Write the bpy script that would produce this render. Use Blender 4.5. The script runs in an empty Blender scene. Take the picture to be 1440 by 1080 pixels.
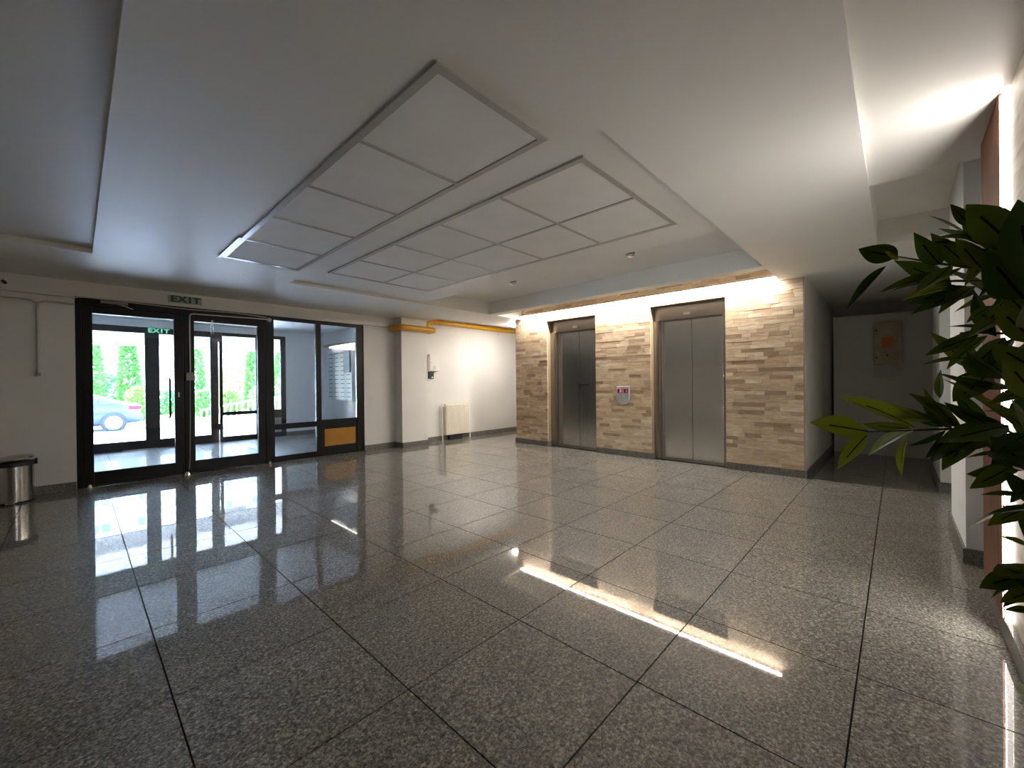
import bpy, math, random
from mathutils import Vector, Matrix

# ------------------------------------------------------------------ camera, world, sun, exposure
scene = bpy.context.scene
col = scene.collection
FPX, CX, CY, CAMH = 576.5, 720.0, 540.0, 1.125
yaw, pitch, roll = math.radians(43.22), math.radians(-0.16), math.radians(-0.6)
F = Vector((math.cos(yaw), math.sin(yaw), 0)); R = Vector((math.sin(yaw), -math.cos(yaw), 0)); U = Vector((0, 0, 1))
F, U = F*math.cos(pitch)+U*math.sin(pitch), U*math.cos(pitch)-F*math.sin(pitch)
R, U = R*math.cos(roll)+U*math.sin(roll), U*math.cos(roll)-R*math.sin(roll)
CAMP = Vector((0, 0, CAMH))
cam = bpy.data.cameras.new('camera'); cam.sensor_width = 36; cam.lens = 36*FPX/1440; cam.clip_start = 0.02; cam.clip_end = 300
camo = bpy.data.objects.new('camera', cam); col.objects.link(camo)
m = Matrix((R, U, -F)).transposed().to_4x4(); m.translation = CAMP
camo.matrix_world = m
scene.camera = camo

world = bpy.data.worlds.new('world'); scene.world = world; world.use_nodes = True
wn = world.node_tree; wn.nodes.clear()
wo = wn.nodes.new('ShaderNodeOutputWorld'); wb = wn.nodes.new('ShaderNodeBackground')
sky = wn.nodes.new('ShaderNodeTexSky'); sky.sky_type = 'NISHITA'; sky.sun_disc = False
sky.sun_elevation = math.radians(48); sky.sun_rotation = math.radians(323); sky.air_density = 1.2; sky.dust_density = 2.0
wn.links.new(sky.outputs[0], wb.inputs[0]); wn.links.new(wb.outputs[0], wo.inputs[0])
wb.inputs[1].default_value = 3.8
sun = bpy.data.lights.new('sun', 'SUN'); sun.energy = 10.0; sun.angle = math.radians(0.6); sun.color = (1.0, 0.97, 0.93)
suno = bpy.data.objects.new('sun_offscreen', sun); col.objects.link(suno)
suno.rotation_euler = Vector((0.42, -0.55, -0.72)).to_track_quat('-Z', 'Y').to_euler()

vs = scene.view_settings
vs.view_transform = 'Standard'; vs.look = 'None'; vs.gamma = 1.0; vs.use_curve_mapping = False
vs.exposure = 2.2
cy = scene.cycles
cy.use_denoising = True; cy.max_bounces = 10; cy.diffuse_bounces = 6; cy.glossy_bounces = 5; cy.transparent_max_bounces = 12
cy.sample_clamp_indirect = 6.0; cy.caustics_reflective = False; cy.caustics_refractive = False

LED_COVE, LED_WOOD, LAMP_CORR, LAMP_MAIL = 88.0, 38.0, 88.0, 1.5
random.seed(7)

# ------------------------------------------------------------------ helpers
def ray(x, y): return F + R*((x-CX)/FPX) - U*((y-CY)/FPX)
def P(x, y, d): return CAMP + ray(x, y)*d

class MB:
    def __init__(s): s.v = []; s.f = []
    def box(s, x0, x1, y0, y1, z0, z1):
        n = len(s.v)
        s.v += [(x0,y0,z0),(x1,y0,z0),(x1,y1,z0),(x0,y1,z0),(x0,y0,z1),(x1,y0,z1),(x1,y1,z1),(x0,y1,z1)]
        s.f += [tuple(n+i for i in q) for q in ((3,2,1,0),(4,5,6,7),(0,1,5,4),(1,2,6,5),(2,3,7,6),(3,0,4,7))]
        return s
    def quad(s, a, b, c, d):
        n = len(s.v); s.v += [tuple(a), tuple(b), tuple(c), tuple(d)]; s.f.append((n, n+1, n+2, n+3)); return s
    def tube(s, pts, r, seg=10, cap=True):
        pts = [Vector(p) for p in pts]; n0 = len(s.v); up = None
        rr = r if isinstance(r, (list, tuple)) else [r]*len(pts)
        for i, p in enumerate(pts):
            t = (pts[min(i+1, len(pts)-1)] - pts[max(i-1, 0)]).normalized()
            if up is None: up = t.orthogonal().normalized()
            up = (up - t*up.dot(t)); up = up.normalized() if up.length > 1e-6 else t.orthogonal().normalized()
            w = t.cross(up)
            for k in range(seg):
                a = 2*math.pi*k/seg
                s.v.append(tuple(p + (up*math.cos(a) + w*math.sin(a))*rr[i]))
        for i in range(len(pts)-1):
            for k in range(seg):
                a, b = n0+i*seg+k, n0+i*seg+(k+1) % seg
                s.f.append((a, b, b+seg, a+seg))
        if cap:
            s.f.append(tuple(n0+k for k in reversed(range(seg)))); s.f.append(tuple(n0+(len(pts)-1)*seg+k for k in range(seg)))
        return s
    def lathe(s, prof, c=(0, 0, 0), seg=24, axis='z'):
        n0 = len(s.v)
        for (r, z) in prof:
            for k in range(seg):
                a = 2*math.pi*k/seg; x, y = r*math.cos(a), r*math.sin(a)
                q = {'z': (x, y, z), 'x': (z, x, y), 'y': (y, z, x)}[axis]
                s.v.append((c[0]+q[0], c[1]+q[1], c[2]+q[2]))
        for i in range(len(prof)-1):
            for k in range(seg):
                a, b = n0+i*seg+k, n0+i*seg+(k+1) % seg
                s.f.append((a, b, b+seg, a+seg))
        s.f.append(tuple(n0+k for k in reversed(range(seg)))); s.f.append(tuple(n0+(len(prof)-1)*seg+k for k in range(seg)))
        return s
    def prism(s, poly, y0, y1):      # polygon in X,Z extruded in Y
        n = len(s.v); k = len(poly)
        s.v += [(x, y0, z) for x, z in poly] + [(x, y1, z) for x, z in poly]
        s.f.append(tuple(range(n, n+k))); s.f.append(tuple(reversed(range(n+k, n+2*k))))
        for i in range(k): s.f.append((n+i, n+k+i, n+k+(i+1) % k, n+(i+1) % k))
        return s
    def mesh(s, name, mat, smooth=False):
        me = bpy.data.meshes.new(name); me.from_pydata(s.v, [], s.f); me.update()
        if mat: me.materials.append(mat)
        if smooth:
            me.polygons.foreach_set('use_smooth', [True]*len(me.polygons))
            me.set_sharp_from_angle(angle=math.radians(40))
        return me
    def build(s, name, mat, parent=None, smooth=False, bevel=0, **tags):
        o = bpy.data.objects.new(name, s.mesh(name, mat, smooth)); col.objects.link(o)
        if parent: o.parent = parent
        if bevel:
            b = o.modifiers.new('bevel', 'BEVEL'); b.width = bevel; b.segments = 2; b.limit_method = 'ANGLE'
        for k, v in tags.items(): o[k] = v
        return o

def empty(name, loc=(0, 0, 0), rz=0, **tags):
    o = bpy.data.objects.new(name, None); col.objects.link(o); o.location = loc; o.rotation_euler = (0, 0, rz); o.empty_display_size = 0.1
    for k, v in tags.items(): o[k] = v
    return o
def box(name, mat, x0, x1, y0, y1, z0, z1, parent=None, bevel=0, **tags):
    # mesh centred on its own origin so that copies and parents stay tidy
    c = Vector(((x0+x1)/2, (y0+y1)/2, (z0+z1)/2)); hx, hy, hz = (x1-x0)/2, (y1-y0)/2, (z1-z0)/2
    o = MB().box(-hx, hx, -hy, hy, -hz, hz).build(name, mat, parent, bevel=bevel, **tags)
    o.location = c - (parent.location if parent else Vector())
    return o
def text_obj(name, body, mat, size, matrix, parent=None, extrude=0.001, bold=0.0, **tags):
    cu = bpy.data.curves.new(name, 'FONT'); cu.body = body; cu.size = size; cu.extrude = extrude; cu.offset = bold; cu.align_x = 'CENTER'; cu.align_y = 'CENTER'
    t = bpy.data.objects.new(name+'_c', cu); col.objects.link(t)
    bpy.context.view_layer.update()
    me = bpy.data.meshes.new_from_object(t.evaluated_get(bpy.context.evaluated_depsgraph_get()))
    bpy.data.objects.remove(t); bpy.data.curves.remove(cu)
    me.name = name; me.materials.clear(); me.materials.append(mat)
    o = bpy.data.objects.new(name, me); col.objects.link(o)
    if parent: o.parent = parent
    o.matrix_local = matrix
    for k, v in tags.items(): o[k] = v
    return o
def S(label, **k): return dict(label=label, kind='structure', **k)
def T(label, category, group=None):
    d = dict(label=label, category=category)
    if group: d['group'] = group
    return d

# ------------------------------------------------------------------ materials
def lin(c): return tuple(((x/12.92) if x <= 0.04045 else ((x+0.055)/1.055)**2.4) for x in c)
def hx(s): return lin(tuple(int(s[i:i+2], 16)/255 for i in (0, 2, 4)))
class N:
    def __init__(s, name):
        s.m = bpy.data.materials.new(name); s.m.use_nodes = True; s.t = s.m.node_tree
        s.b = s.t.nodes['Principled BSDF']; s.out = s.t.nodes['Material Output']
    def n(s, typ, **kw):
        x = s.t.nodes.new(typ)
        for k, v in kw.items():
            if k.startswith('_'): setattr(x, k[1:], v)
        return x
    def l(s, a, b): s.t.links.new(a, b)
    def set(s, **kw):
        for k, v in kw.items(): s.b.inputs[k.replace('_', ' ')].default_value = v
        return s
def rgba(c): return (c[0], c[1], c[2], 1)
def plain(name, c, rough=0.5, metal=0.0, spec=0.5, var=0.0, scale=8.0, bump=0.0, bscale=60.0, coat=0.0):
    k = N(name); k.set(Base_Color=rgba(c), Roughness=rough, Metallic=metal); k.b.inputs['Specular IOR Level'].default_value = spec
    if coat: k.set(Coat_Weight=coat, Coat_Roughness=0.05)
    g = k.n('ShaderNodeNewGeometry')
    if var:
        no = k.n('ShaderNodeTexNoise'); no.inputs['Scale'].default_value = scale; no.inputs['Detail'].default_value = 4
        k.l(g.outputs['Position'], no.inputs['Vector'])
        r = k.n('ShaderNodeValToRGB'); r.color_ramp.elements[0].color = rgba([x*(1-var) for x in c]); r.color_ramp.elements[1].color = rgba([min(1, x*(1+var)) for x in c])
        r.color_ramp.elements[0].position = 0.3; r.color_ramp.elements[1].position = 0.7
        k.l(no.outputs[0], r.inputs[0]); k.l(r.outputs[0], k.b.inputs['Base Color'])
    if bump:
        no = k.n('ShaderNodeTexNoise'); no.inputs['Scale'].default_value = bscale; no.inputs['Detail'].default_value = 3
        k.l(g.outputs['Position'], no.inputs['Vector'])
        bp = k.n('ShaderNodeBump'); bp.inputs['Strength'].default_value = bump; bp.inputs['Distance'].default_value = 0.002
        k.l(no.outputs[0], bp.inputs['Height']); k.l(bp.outputs[0], k.b.inputs['Normal'])
    return k.m
def emit(name, c, s):
    k = N(name); e = k.n('ShaderNodeEmission'); e.inputs[0].default_value = rgba(c); e.inputs[1].default_value = s
    k.l(e.outputs[0], k.out.inputs[0]); return k.m
def granite(name, lo, mid, hi, rough=0.28, coat=1.0, scale=1.0):
    k = N(name); g = k.n('ShaderNodeNewGeometry'); oi = k.n('ShaderNodeObjectInfo')
    off = k.n('ShaderNodeVectorMath', _operation='MULTIPLY_ADD'); co = k.n('ShaderNodeCombineXYZ')
    for i in range(3): k.l(oi.outputs['Random'], co.inputs[i])
    k.l(co.outputs[0], off.inputs[0]); off.inputs[1].default_value = (17, 31, 5); k.l(g.outputs['Position'], off.inputs[2])
    n1 = k.n('ShaderNodeTexNoise'); n1.inputs['Scale'].default_value = 115*scale; n1.inputs['Detail'].default_value = 3; n1.inputs['Roughness'].default_value = 0.65; n1.inputs['Distortion'].default_value = 0.6
    n2 = k.n('ShaderNodeTexVoronoi'); n2.inputs['Scale'].default_value = 90*scale; n2.inputs['Randomness'].default_value = 1.0
    n3 = k.n('ShaderNodeTexNoise'); n3.inputs['Scale'].default_value = 3.5; n3.inputs['Detail'].default_value = 3
    for q in (n1, n2, n3): k.l(off.outputs[0], q.inputs['Vector'])
    r = k.n('ShaderNodeValToRGB'); e = r.color_ramp.elements
    e[0].position = 0.30; e[0].color = rgba(lo); e[1].position = 0.70; e[1].color = rgba(hi)
    x = e.new(0.47); x.color = rgba(mid); x = e.new(0.58); x.color = rgba([a*0.6+b*0.4 for a, b in zip(mid, hi)])
    k.l(n1.outputs[0], r.inputs[0])
    sep = k.n('ShaderNodeSeparateColor'); k.l(n2.outputs['Color'], sep.inputs[0])
    mx = k.n('ShaderNodeMix', _data_type='RGBA', _blend_type='MULTIPLY'); mx.inputs[0].default_value = 0.55
    r2 = k.n('ShaderNodeValToRGB'); r2.color_ramp.elements[0].color = (0.42, 0.40, 0.38, 1); r2.color_ramp.elements[1].color = (1.25, 1.22, 1.18, 1)
    k.l(sep.outputs[0], r2.inputs[0]); k.l(r.outputs[0], mx.inputs[6]); k.l(r2.outputs[0], mx.inputs[7])
    m2 = k.n('ShaderNodeMix', _data_type='RGBA', _blend_type='MULTIPLY'); m2.inputs[0].default_value = 1.0
    r3 = k.n('ShaderNodeValToRGB'); r3.color_ramp.elements[0].position = 0.3; r3.color_ramp.elements[1].position = 0.7
    r3.color_ramp.elements[0].color = (0.86, 0.86, 0.86, 1); r3.color_ramp.elements[1].color = (1.08, 1.07, 1.05, 1)
    k.l(n3.outputs[0], r3.inputs[0]); k.l(mx.outputs[2], m2.inputs[6]); k.l(r3.outputs[0], m2.inputs[7])
    k.l(m2.outputs[2], k.b.inputs['Base Color'])
    k.set(Roughness=rough, Coat_Weight=coat, Coat_Roughness=0.025, Coat_IOR=1.5)
    k.b.inputs['Specular IOR Level'].default_value = 0.15
    return k.m
def stone_strip_mat():
    k = N('travertine_strips'); g = k.n('ShaderNodeNewGeometry'); oi = k.n('ShaderNodeObjectInfo')
    ad = k.n('ShaderNodeMath', _operation='ADD'); fr = k.n('ShaderNodeMath', _operation='FRACT')
    k.l(oi.outputs['Random'], ad.inputs[0]); k.l(g.outputs['Random Per Island'], ad.inputs[1]); k.l(ad.outputs[0], fr.inputs[0])
    r = k.n('ShaderNodeValToRGB'); e = r.color_ramp.elements
    e[0].position = 0.0; e[0].color = rgba(hx('a38a73')); e[1].position = 1.0; e[1].color = rgba(hx('e6d8c3'))
    for p_, c_ in ((0.10, 'b59d85'), (0.3, 'cdb59b'), (0.6, 'd6bfa4'), (0.85, 'dcc9b0')):
        x = e.new(p_); x.color = rgba(hx(c_))
    k.l(fr.outputs[0], r.inputs[0])
    mp = k.n('ShaderNodeMapping'); mp.inputs['Scale'].default_value = (6, 6, 55); k.l(g.outputs['Position'], mp.inputs['Vector'])
    no = k.n('ShaderNodeTexNoise'); no.inputs['Scale'].default_value = 1.6; no.inputs['Detail'].default_value = 5; k.l(mp.outputs[0], no.inputs['Vector'])
    r2 = k.n('ShaderNodeValToRGB'); r2.color_ramp.elements[0].position = 0.3; r2.color_ramp.elements[0].color = (0.72, 0.69, 0.65, 1); r2.color_ramp.elements[1].position = 0.68; r2.color_ramp.elements[1].color = (1.1, 1.09, 1.07, 1)
    k.l(no.outputs[0], r2.inputs[0])
    mx = k.n('ShaderNodeMix', _data_type='RGBA', _blend_type='MULTIPLY'); mx.inputs[0].default_value = 1
    k.l(r.outputs[0], mx.inputs[6]); k.l(r2.outputs[0], mx.inputs[7]); k.l(mx.outputs[2], k.b.inputs['Base Color'])
    bp = k.n('ShaderNodeBump'); bp.inputs['Strength'].default_value = 0.2; bp.inputs['Distance'].default_value = 0.002; k.l(no.outputs[0], bp.inputs['Height']); k.l(bp.outputs[0], k.b.inputs['Normal'])
    k.set(Roughness=0.75); return k.m
def marble_mat():
    k = N('veined_travertine_slab'); g = k.n('ShaderNodeNewGeometry')
    mp = k.n('ShaderNodeMapping'); mp.inputs['Rotation'].default_value = (0, math.radians(38), 0); mp.inputs['Scale'].default_value = (1.2, 1, 7); k.l(g.outputs['Position'], mp.inputs['Vector'])
    no = k.n('ShaderNodeTexNoise'); no.inputs['Scale'].default_value = 2.2; no.inputs['Detail'].default_value = 7; no.inputs['Distortion'].default_value = 0.8; k.l(mp.outputs[0], no.inputs['Vector'])
    r = k.n('ShaderNodeValToRGB'); e = r.color_ramp.elements
    e[0].position = 0.3; e[0].color = rgba(hx('9c8672')); e[1].position = 0.65; e[1].color = rgba(hx('d2c6b6'))
    x = e.new(0.47); x.color = rgba(hx('bfae9c'))
    k.l(no.outputs[0], r.inputs[0]); k.l(r.outputs[0], k.b.inputs['Base Color']); k.set(Roughness=0.4); return k.m
def wood_mat():
    k = N('walnut_fluted_wood'); g = k.n('ShaderNodeNewGeometry')
    mp = k.n('ShaderNodeMapping'); mp.inputs['Scale'].default_value = (40, 40, 1.6); k.l(g.outputs['Position'], mp.inputs['Vector'])
    no = k.n('ShaderNodeTexNoise'); no.inputs['Scale'].default_value = 1.5; no.inputs['Detail'].default_value = 6; k.l(mp.outputs[0], no.inputs['Vector'])
    r = k.n('ShaderNodeValToRGB'); e = r.color_ramp.elements
    e[0].position = 0.3; e[0].color = rgba(hx('48291a')); e[1].position = 0.7; e[1].color = rgba(hx('86502f'))
    k.l(no.outputs[0], r.inputs[0]); k.l(r.outputs[0], k.b.inputs['Base Color']); k.set(Roughness=0.45); return k.m
def steel_mat(name, c, rough, vertical=True):
    k = N(name); g = k.n('ShaderNodeNewGeometry')
    mp = k.n('ShaderNodeMapping'); mp.inputs['Scale'].default_value = (60, 60, 1) if vertical else (1, 1, 60); k.l(g.outputs['Position'], mp.inputs['Vector'])
    no = k.n('ShaderNodeTexNoise'); no.inputs['Scale'].default_value = 1; no.inputs['Detail'].default_value = 2; k.l(mp.outputs[0], no.inputs['Vector'])
    rr_ = k.n('ShaderNodeMapRange'); rr_.inputs[3].default_value = rough*0.85; rr_.inputs[4].default_value = rough*1.2; k.l(no.outputs[0], rr_.inputs[0]); k.l(rr_.outputs[0], k.b.inputs['Roughness'])
    k.set(Base_Color=rgba(c), Metallic=1.0); return k.m
def glass_mat(name, tint=(0.93, 0.97, 1.0), refl=1.0):
    k = N(name); tr = k.n('ShaderNodeBsdfTransparent'); tr.inputs[0].default_value = rgba(tint)
    gl = k.n('ShaderNodeBsdfGlossy'); gl.inputs['Roughness'].default_value = 0.0
    fr = k.n('ShaderNodeFresnel'); fr.inputs[0].default_value = 1.52
    mu = k.n('ShaderNodeMath', _operation='MULTIPLY'); mu.inputs[1].default_value = refl; k.l(fr.outputs[0], mu.inputs[0])
    mi = k.n('ShaderNodeMixShader'); k.l(mu.outputs[0], mi.inputs[0]); k.l(tr.outputs[0], mi.inputs[1]); k.l(gl.outputs[0], mi.inputs[2])
    k.l(mi.outputs[0], k.out.inputs[0]); return k.m
def leaf_mat(name, cols, rib, rough=0.38, trans=0.15):
    k = N(name); oi = k.n('ShaderNodeObjectInfo')
    r = k.n('ShaderNodeValToRGB'); e = r.color_ramp.elements
    e[0].position = 0; e[0].color = rgba(cols[0]); e[1].position = 1; e[1].color = rgba(cols[-1])
    for i, c in enumerate(cols[1:-1]): x = e.new((i+1)/(len(cols)-1)); x.color = rgba(c)
    k.l(oi.outputs['Random'], r.inputs[0])
    uv = k.n('ShaderNodeUVMap'); sp = k.n('ShaderNodeSeparateXYZ'); k.l(uv.outputs[0], sp.inputs[0])
    s1 = k.n('ShaderNodeMath', _operation='SUBTRACT'); s1.inputs[1].default_value = 0.5; k.l(sp.outputs[1], s1.inputs[0])
    ab = k.n('ShaderNodeMath', _operation='ABSOLUTE'); k.l(s1.outputs[0], ab.inputs[0])
    lt = k.n('ShaderNodeMath', _operation='LESS_THAN'); lt.inputs[1].default_value = 0.035; k.l(ab.outputs[0], lt.inputs[0])
    l2 = k.n('ShaderNodeMath', _operation='LESS_THAN'); l2.inputs[1].default_value = 0.68; k.l(sp.outputs[0], l2.inputs[0])
    mu = k.n('ShaderNodeMath', _operation='MULTIPLY'); k.l(lt.outputs[0], mu.inputs[0]); k.l(l2.outputs[0], mu.inputs[1])
    wv = k.n('ShaderNodeTexNoise'); wv.inputs['Scale'].default_value = 14; k.l(uv.outputs[0], wv.inputs['Vector'])
    m0 = k.n('ShaderNodeMix', _data_type='RGBA', _blend_type='MULTIPLY'); m0.inputs[0].default_value = 0.5
    k.l(r.outputs[0], m0.inputs[6]); k.l(wv.outputs[0], m0.inputs[7])
    mx = k.n('ShaderNodeMix', _data_type='RGBA'); k.l(mu.outputs[0], mx.inputs[0]); k.l(r.outputs[0], mx.inputs[6]); mx.inputs[7].default_value = rgba(rib)
    k.l(mx.outputs[2], k.b.inputs['Base Color'])
    k.set(Roughness=rough); k.b.inputs['Specular IOR Level'].default_value = 0.22
    tl = k.n('ShaderNodeBsdfTranslucent'); k.l(mx.outputs[2], tl.inputs[0])
    mi = k.n('ShaderNodeMixShader'); mi.inputs[0].default_value = trans; k.l(k.b.outputs[0], mi.inputs[1]); k.l(tl.outputs[0], mi.inputs[2]); k.l(mi.outputs[0], k.out.inputs[0])
    return k.m

M = {}
M['ceil'] = plain('ceiling_paint', (0.80, 0.785, 0.755), rough=0.5, spec=0.3, var=0.03, scale=1.5, bump=0.08, bscale=25)
M['wall'] = plain('white_wall_paint', (0.72, 0.71, 0.685), rough=0.6, var=0.03, scale=2.0, bump=0.12, bscale=90)
M['wallb'] = plain('vestibule_wall_paint', (0.78, 0.79, 0.80), rough=0.6, var=0.02, scale=2)
M['grout'] = plain('dark_grout', (0.035, 0.033, 0.03), rough=0.8, var=0.2)
M['floor'] = granite('polished_grey_granite', (0.028, 0.0265, 0.024), (0.152, 0.144, 0.13), (0.50, 0.475, 0.43), rough=0.5, scale=0.85)
M['base'] = granite('baseboard_granite', (0.06, 0.06, 0.055), (0.17, 0.165, 0.155), (0.33, 0.32, 0.30), rough=0.35, coat=0.4)
M['floorv'] = granite('vestibule_granite', (0.14, 0.145, 0.15), (0.28, 0.29, 0.30), (0.46, 0.47, 0.48), rough=0.4, coat=0.25)
M['strip'] = stone_strip_mat()
M['reveal'] = plain('beige_reveal_plaster', hx('a08b72'), rough=0.7, var=0.08)
M['slab'] = marble_mat()
M['wood'] = wood_mat()
M['steel'] = steel_mat('brushed_steel_door', (0.80, 0.785, 0.755), 0.2)
M['steelj'] = steel_mat('brushed_steel_jamb', (0.36, 0.33, 0.30), 0.3)
M['chrome'] = steel_mat('polished_steel', (0.72, 0.71, 0.69), 0.12)
M['black'] = plain('black_aluminium', (0.005, 0.005, 0.006), rough=0.4, spec=0.3, var=0.1)
M['blackp'] = plain('black_plastic', (0.012, 0.012, 0.013), rough=0.45, var=0.1)
M['glass'] = glass_mat('door_glass')
M['glasso'] = glass_mat('outer_glass', (0.92, 0.96, 1.0))
M['ochre'] = plain('ochre_board', hx('a8761f'), rough=0.5, var=0.1, scale=6)
M['yellow'] = plain('yellow_gas_pipe_paint', hx('d19a1a'), rough=0.35, var=0.06, scale=12)
M['cream'] = plain('cream_radiator_enamel', hx('e8e2d2'), rough=0.35, var=0.02)
M['whitep'] = plain('white_plastic', (0.78, 0.77, 0.75), rough=0.4, var=0.02)
M['greyp'] = plain('grey_plastic', (0.32, 0.31, 0.30), rough=0.5, var=0.05)
M['conduit'] = plain('painted_conduit', (0.50, 0.49, 0.47), rough=0.45, var=0.05)
M['ctile'] = plain('ceiling_tile_board', (0.84, 0.82, 0.785), rough=0.75, var=0.03, scale=4, bump=0.15, bscale=160)
M['runner'] = plain('grey_ceiling_runner', (0.46, 0.445, 0.42), rough=0.28, metal=0.0, var=0.05)
M['cablepl'] = plain('pale_cable', (0.55, 0.53, 0.50), rough=0.45, var=0.05)
M['ledc'] = emit('warm_led_cove', (1.0, 0.945, 0.85), LED_COVE)
M['ledw'] = emit('warm_led_strip', (1.0, 0.955, 0.88), LED_WOOD)
M['leds'] = emit('led_diffuser_side', (1.0, 0.94, 0.86), 1.3)
M['lampc'] = emit('corridor_lamp_glow', (1.0, 0.91, 0.82), LAMP_CORR)
M['lampm'] = emit('fluorescent_tube_glow', (1.0, 0.93, 0.80), LAMP_MAIL)
M['alu'] = steel_mat('aluminium_profile', (0.7, 0.69, 0.67), 0.3)
M['exitp'] = plain('frosted_sign_plate', (0.30, 0.35, 0.30), rough=0.3, var=0.05)
M['exitt'] = plain('dark_green_lettering', (0.004, 0.06, 0.025), rough=0.4, var=0.1)
M['exitg'] = emit('lit_green_lettering', (0.25, 0.9, 0.6), 0.18)
M['red'] = emit('red_display_digit', (1.0, 0.03, 0.10), 2.2)
M['redd'] = emit('dim_red_display_digit', (1.0, 0.02, 0.12), 0.5)
M['panel'] = plain('grey_call_panel', (0.52, 0.53, 0.53), rough=0.35, metal=0.3, var=0.05)
M['cabinet'] = plain('beige_metal_cabinet', hx('c4b69c'), rough=0.5, var=0.12, scale=6)
M['orange'] = plain('orange_sticker', hx('d9701c'), rough=0.5, var=0.05)
M['paper'] = plain('pale_paper', (0.62, 0.62, 0.62), rough=0.7, var=0.03)
M['mail'] = plain('pale_mailbox_enamel', (0.66, 0.69, 0.72), rough=0.4, var=0.03)
M['mailg'] = plain('grey_blue_box', hx('7d93a3'), rough=0.5, var=0.05)
M['slot'] = plain('dark_mail_slot', (0.03, 0.035, 0.045), rough=0.6, var=0.1)
M['concrete'] = plain('pale_paving', (0.42, 0.42, 0.41), rough=0.85, var=0.08, scale=2, bump=0.2)
M['road'] = plain('sunlit_asphalt', (0.32, 0.32, 0.32), rough=0.9, var=0.08, scale=3, bump=0.3)
M['kerb'] = plain('kerb_stone', (0.45, 0.44, 0.42), rough=0.85, var=0.1)
M['lawn'] = plain('lawn_green', hx('5d8238'), rough=0.9, var=0.25, scale=5, bump=0.5)
M['canopy'] = plain('painted_canopy', (0.50, 0.50, 0.51), rough=0.7, var=0.04)
M['fence'] = plain('pale_blue_railing', (0.55, 0.60, 0.66), rough=0.5, var=0.04)
M['facade'] = plain('pale_facade_render', (0.50, 0.45, 0.41), rough=0.85, var=0.05, scale=1)
M['facadeb'] = plain('pink_facade_band', (0.42, 0.29, 0.25), rough=0.85, var=0.06, scale=1)
M['wframe'] = plain('white_window_frame', (0.8, 0.8, 0.8), rough=0.5, var=0.02)
M['wpane'] = plain('blue_window_pane', (0.05, 0.08, 0.12), rough=0.1, var=0.2, spec=0.5)
M['carp'] = plain('navy_car_paint', (0.010, 0.016, 0.036), rough=0.3, metal=0.0, spec=0.5, var=0.05, coat=0.0)
M['carg'] = plain('car_window_glass', (0.02, 0.035, 0.05), rough=0.05, spec=0.5, var=0.1)
M['tyre'] = plain('tyre_rubber', (0.02, 0.02, 0.02), rough=0.85, spec=0.3, var=0.1)
M['rim'] = plain('alloy_rim', (0.50, 0.51, 0.52), rough=0.35, metal=0.5, var=0.04)
M['tail'] = plain('red_tail_lamp', (0.30, 0.006, 0.02), rough=0.2, spec=0.2, var=0.1)
M['bark'] = plain('tree_bark', hx('5a4632'), rough=0.9, var=0.2, bump=0.6)
M['thuja'] = leaf_mat('thuja_foliage', [hx('44682f'), hx('52803c'), hx('3a6038')], hx('4e7a35'), rough=0.6, trans=0.3)
M['bush'] = leaf_mat('bush_foliage', [hx('4e7c34'), hx('6f963c'), hx('4a7c50')], hx('5f9a3a'), rough=0.6, trans=0.3)
M['leaf'] = leaf_mat('glossy_plant_leaf', [hx('2c3d10'), hx('4c6016'), hx('6a7a1e'), hx('3c5216'), hx('345018')], hx('0c1204'))
M['leaf_daylit'] = leaf_mat('daylit_plant_leaf', [hx('7f9020'), hx('9aa628'), hx('8a9a20')], hx('141a06'))  # same foliage in a brighter colour, with daylight from the doors painted in
M['stem'] = plain('plant_stem', hx('4a4a28'), rough=0.6, var=0.15)
M['pot'] = plain('terracotta_grey_pot', (0.18, 0.17, 0.16), rough=0.6, var=0.1)
M['soil'] = plain('dark_soil', (0.03, 0.022, 0.016), rough=0.95, var=0.3, bump=0.8)
M['binst'] = steel_mat('brushed_steel_bin', (0.55, 0.54, 0.52), 0.18)

# ------------------------------------------------------------------ plan
XE, YW, ZC = 5.70, 6.60, 2.30           # elevator wall face, entrance wall face, soffit height
XL, XR = -2.5, 9.2
YR = -0.35                               # stone face of the right wall

# ---- floor
fl = MB().box(XL-0.1, XR, -0.75, YW+0.12, -0.12, -0.012).build('floor', M['grout'], **S('polished grey granite tile floor of the lobby'))
def lay_tiles(parent, mat, x0, x1, y0, y1, ox, oy, t=0.6, gap=0.0055, name='floor_tile', z=0.0):
    i0 = math.floor((x0-ox)/t); j0 = math.floor((y0-oy)/t); cache = {}
    for i in range(i0, int((x1-ox)/t)+2):
        for j in range(j0, int((y1-oy)/t)+2):
            a0, a1 = max(x0, ox+i*t), min(x1, ox+(i+1)*t); b0, b1 = max(y0, oy+j*t), min(y1, oy+(j+1)*t)
            if a1-a0 < 0.02 or b1-b0 < 0.02: continue
            a0 += gap/2; a1 -= gap/2; b0 += gap/2; b1 -= gap/2
            key = (round(a1-a0, 4), round(b1-b0, 4))
            if key not in cache:
                w, h = (a1-a0)/2, (b1-b0)/2; c = 0.0; mb = MB()
                mb.v = [(-w, -h, -0.02), (w, -h, -0.02), (w, h, -0.02), (-w, h, -0.02), (-w, -h, -c), (w, -h, -c), (w, h, -c), (-w, h, -c), (-w+c, -h+c, 0), (w-c, -h+c, 0), (w-c, h-c, 0), (-w+c, h-c, 0)]
                mb.v = mb.v[:4] + mb.v[8:]
                mb.f = [(4, 5, 6, 7)] + [(k, (k+1) % 4, 4+(k+1) % 4, 4+k) for k in range(4)]
                cache[key] = mb.mesh(name, mat)
            o = bpy.data.objects.new(name, cache[key]); col.objects.link(o); o.parent = parent
            o.location = ((a0+a1)/2, (b0+b1)/2, z)
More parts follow.
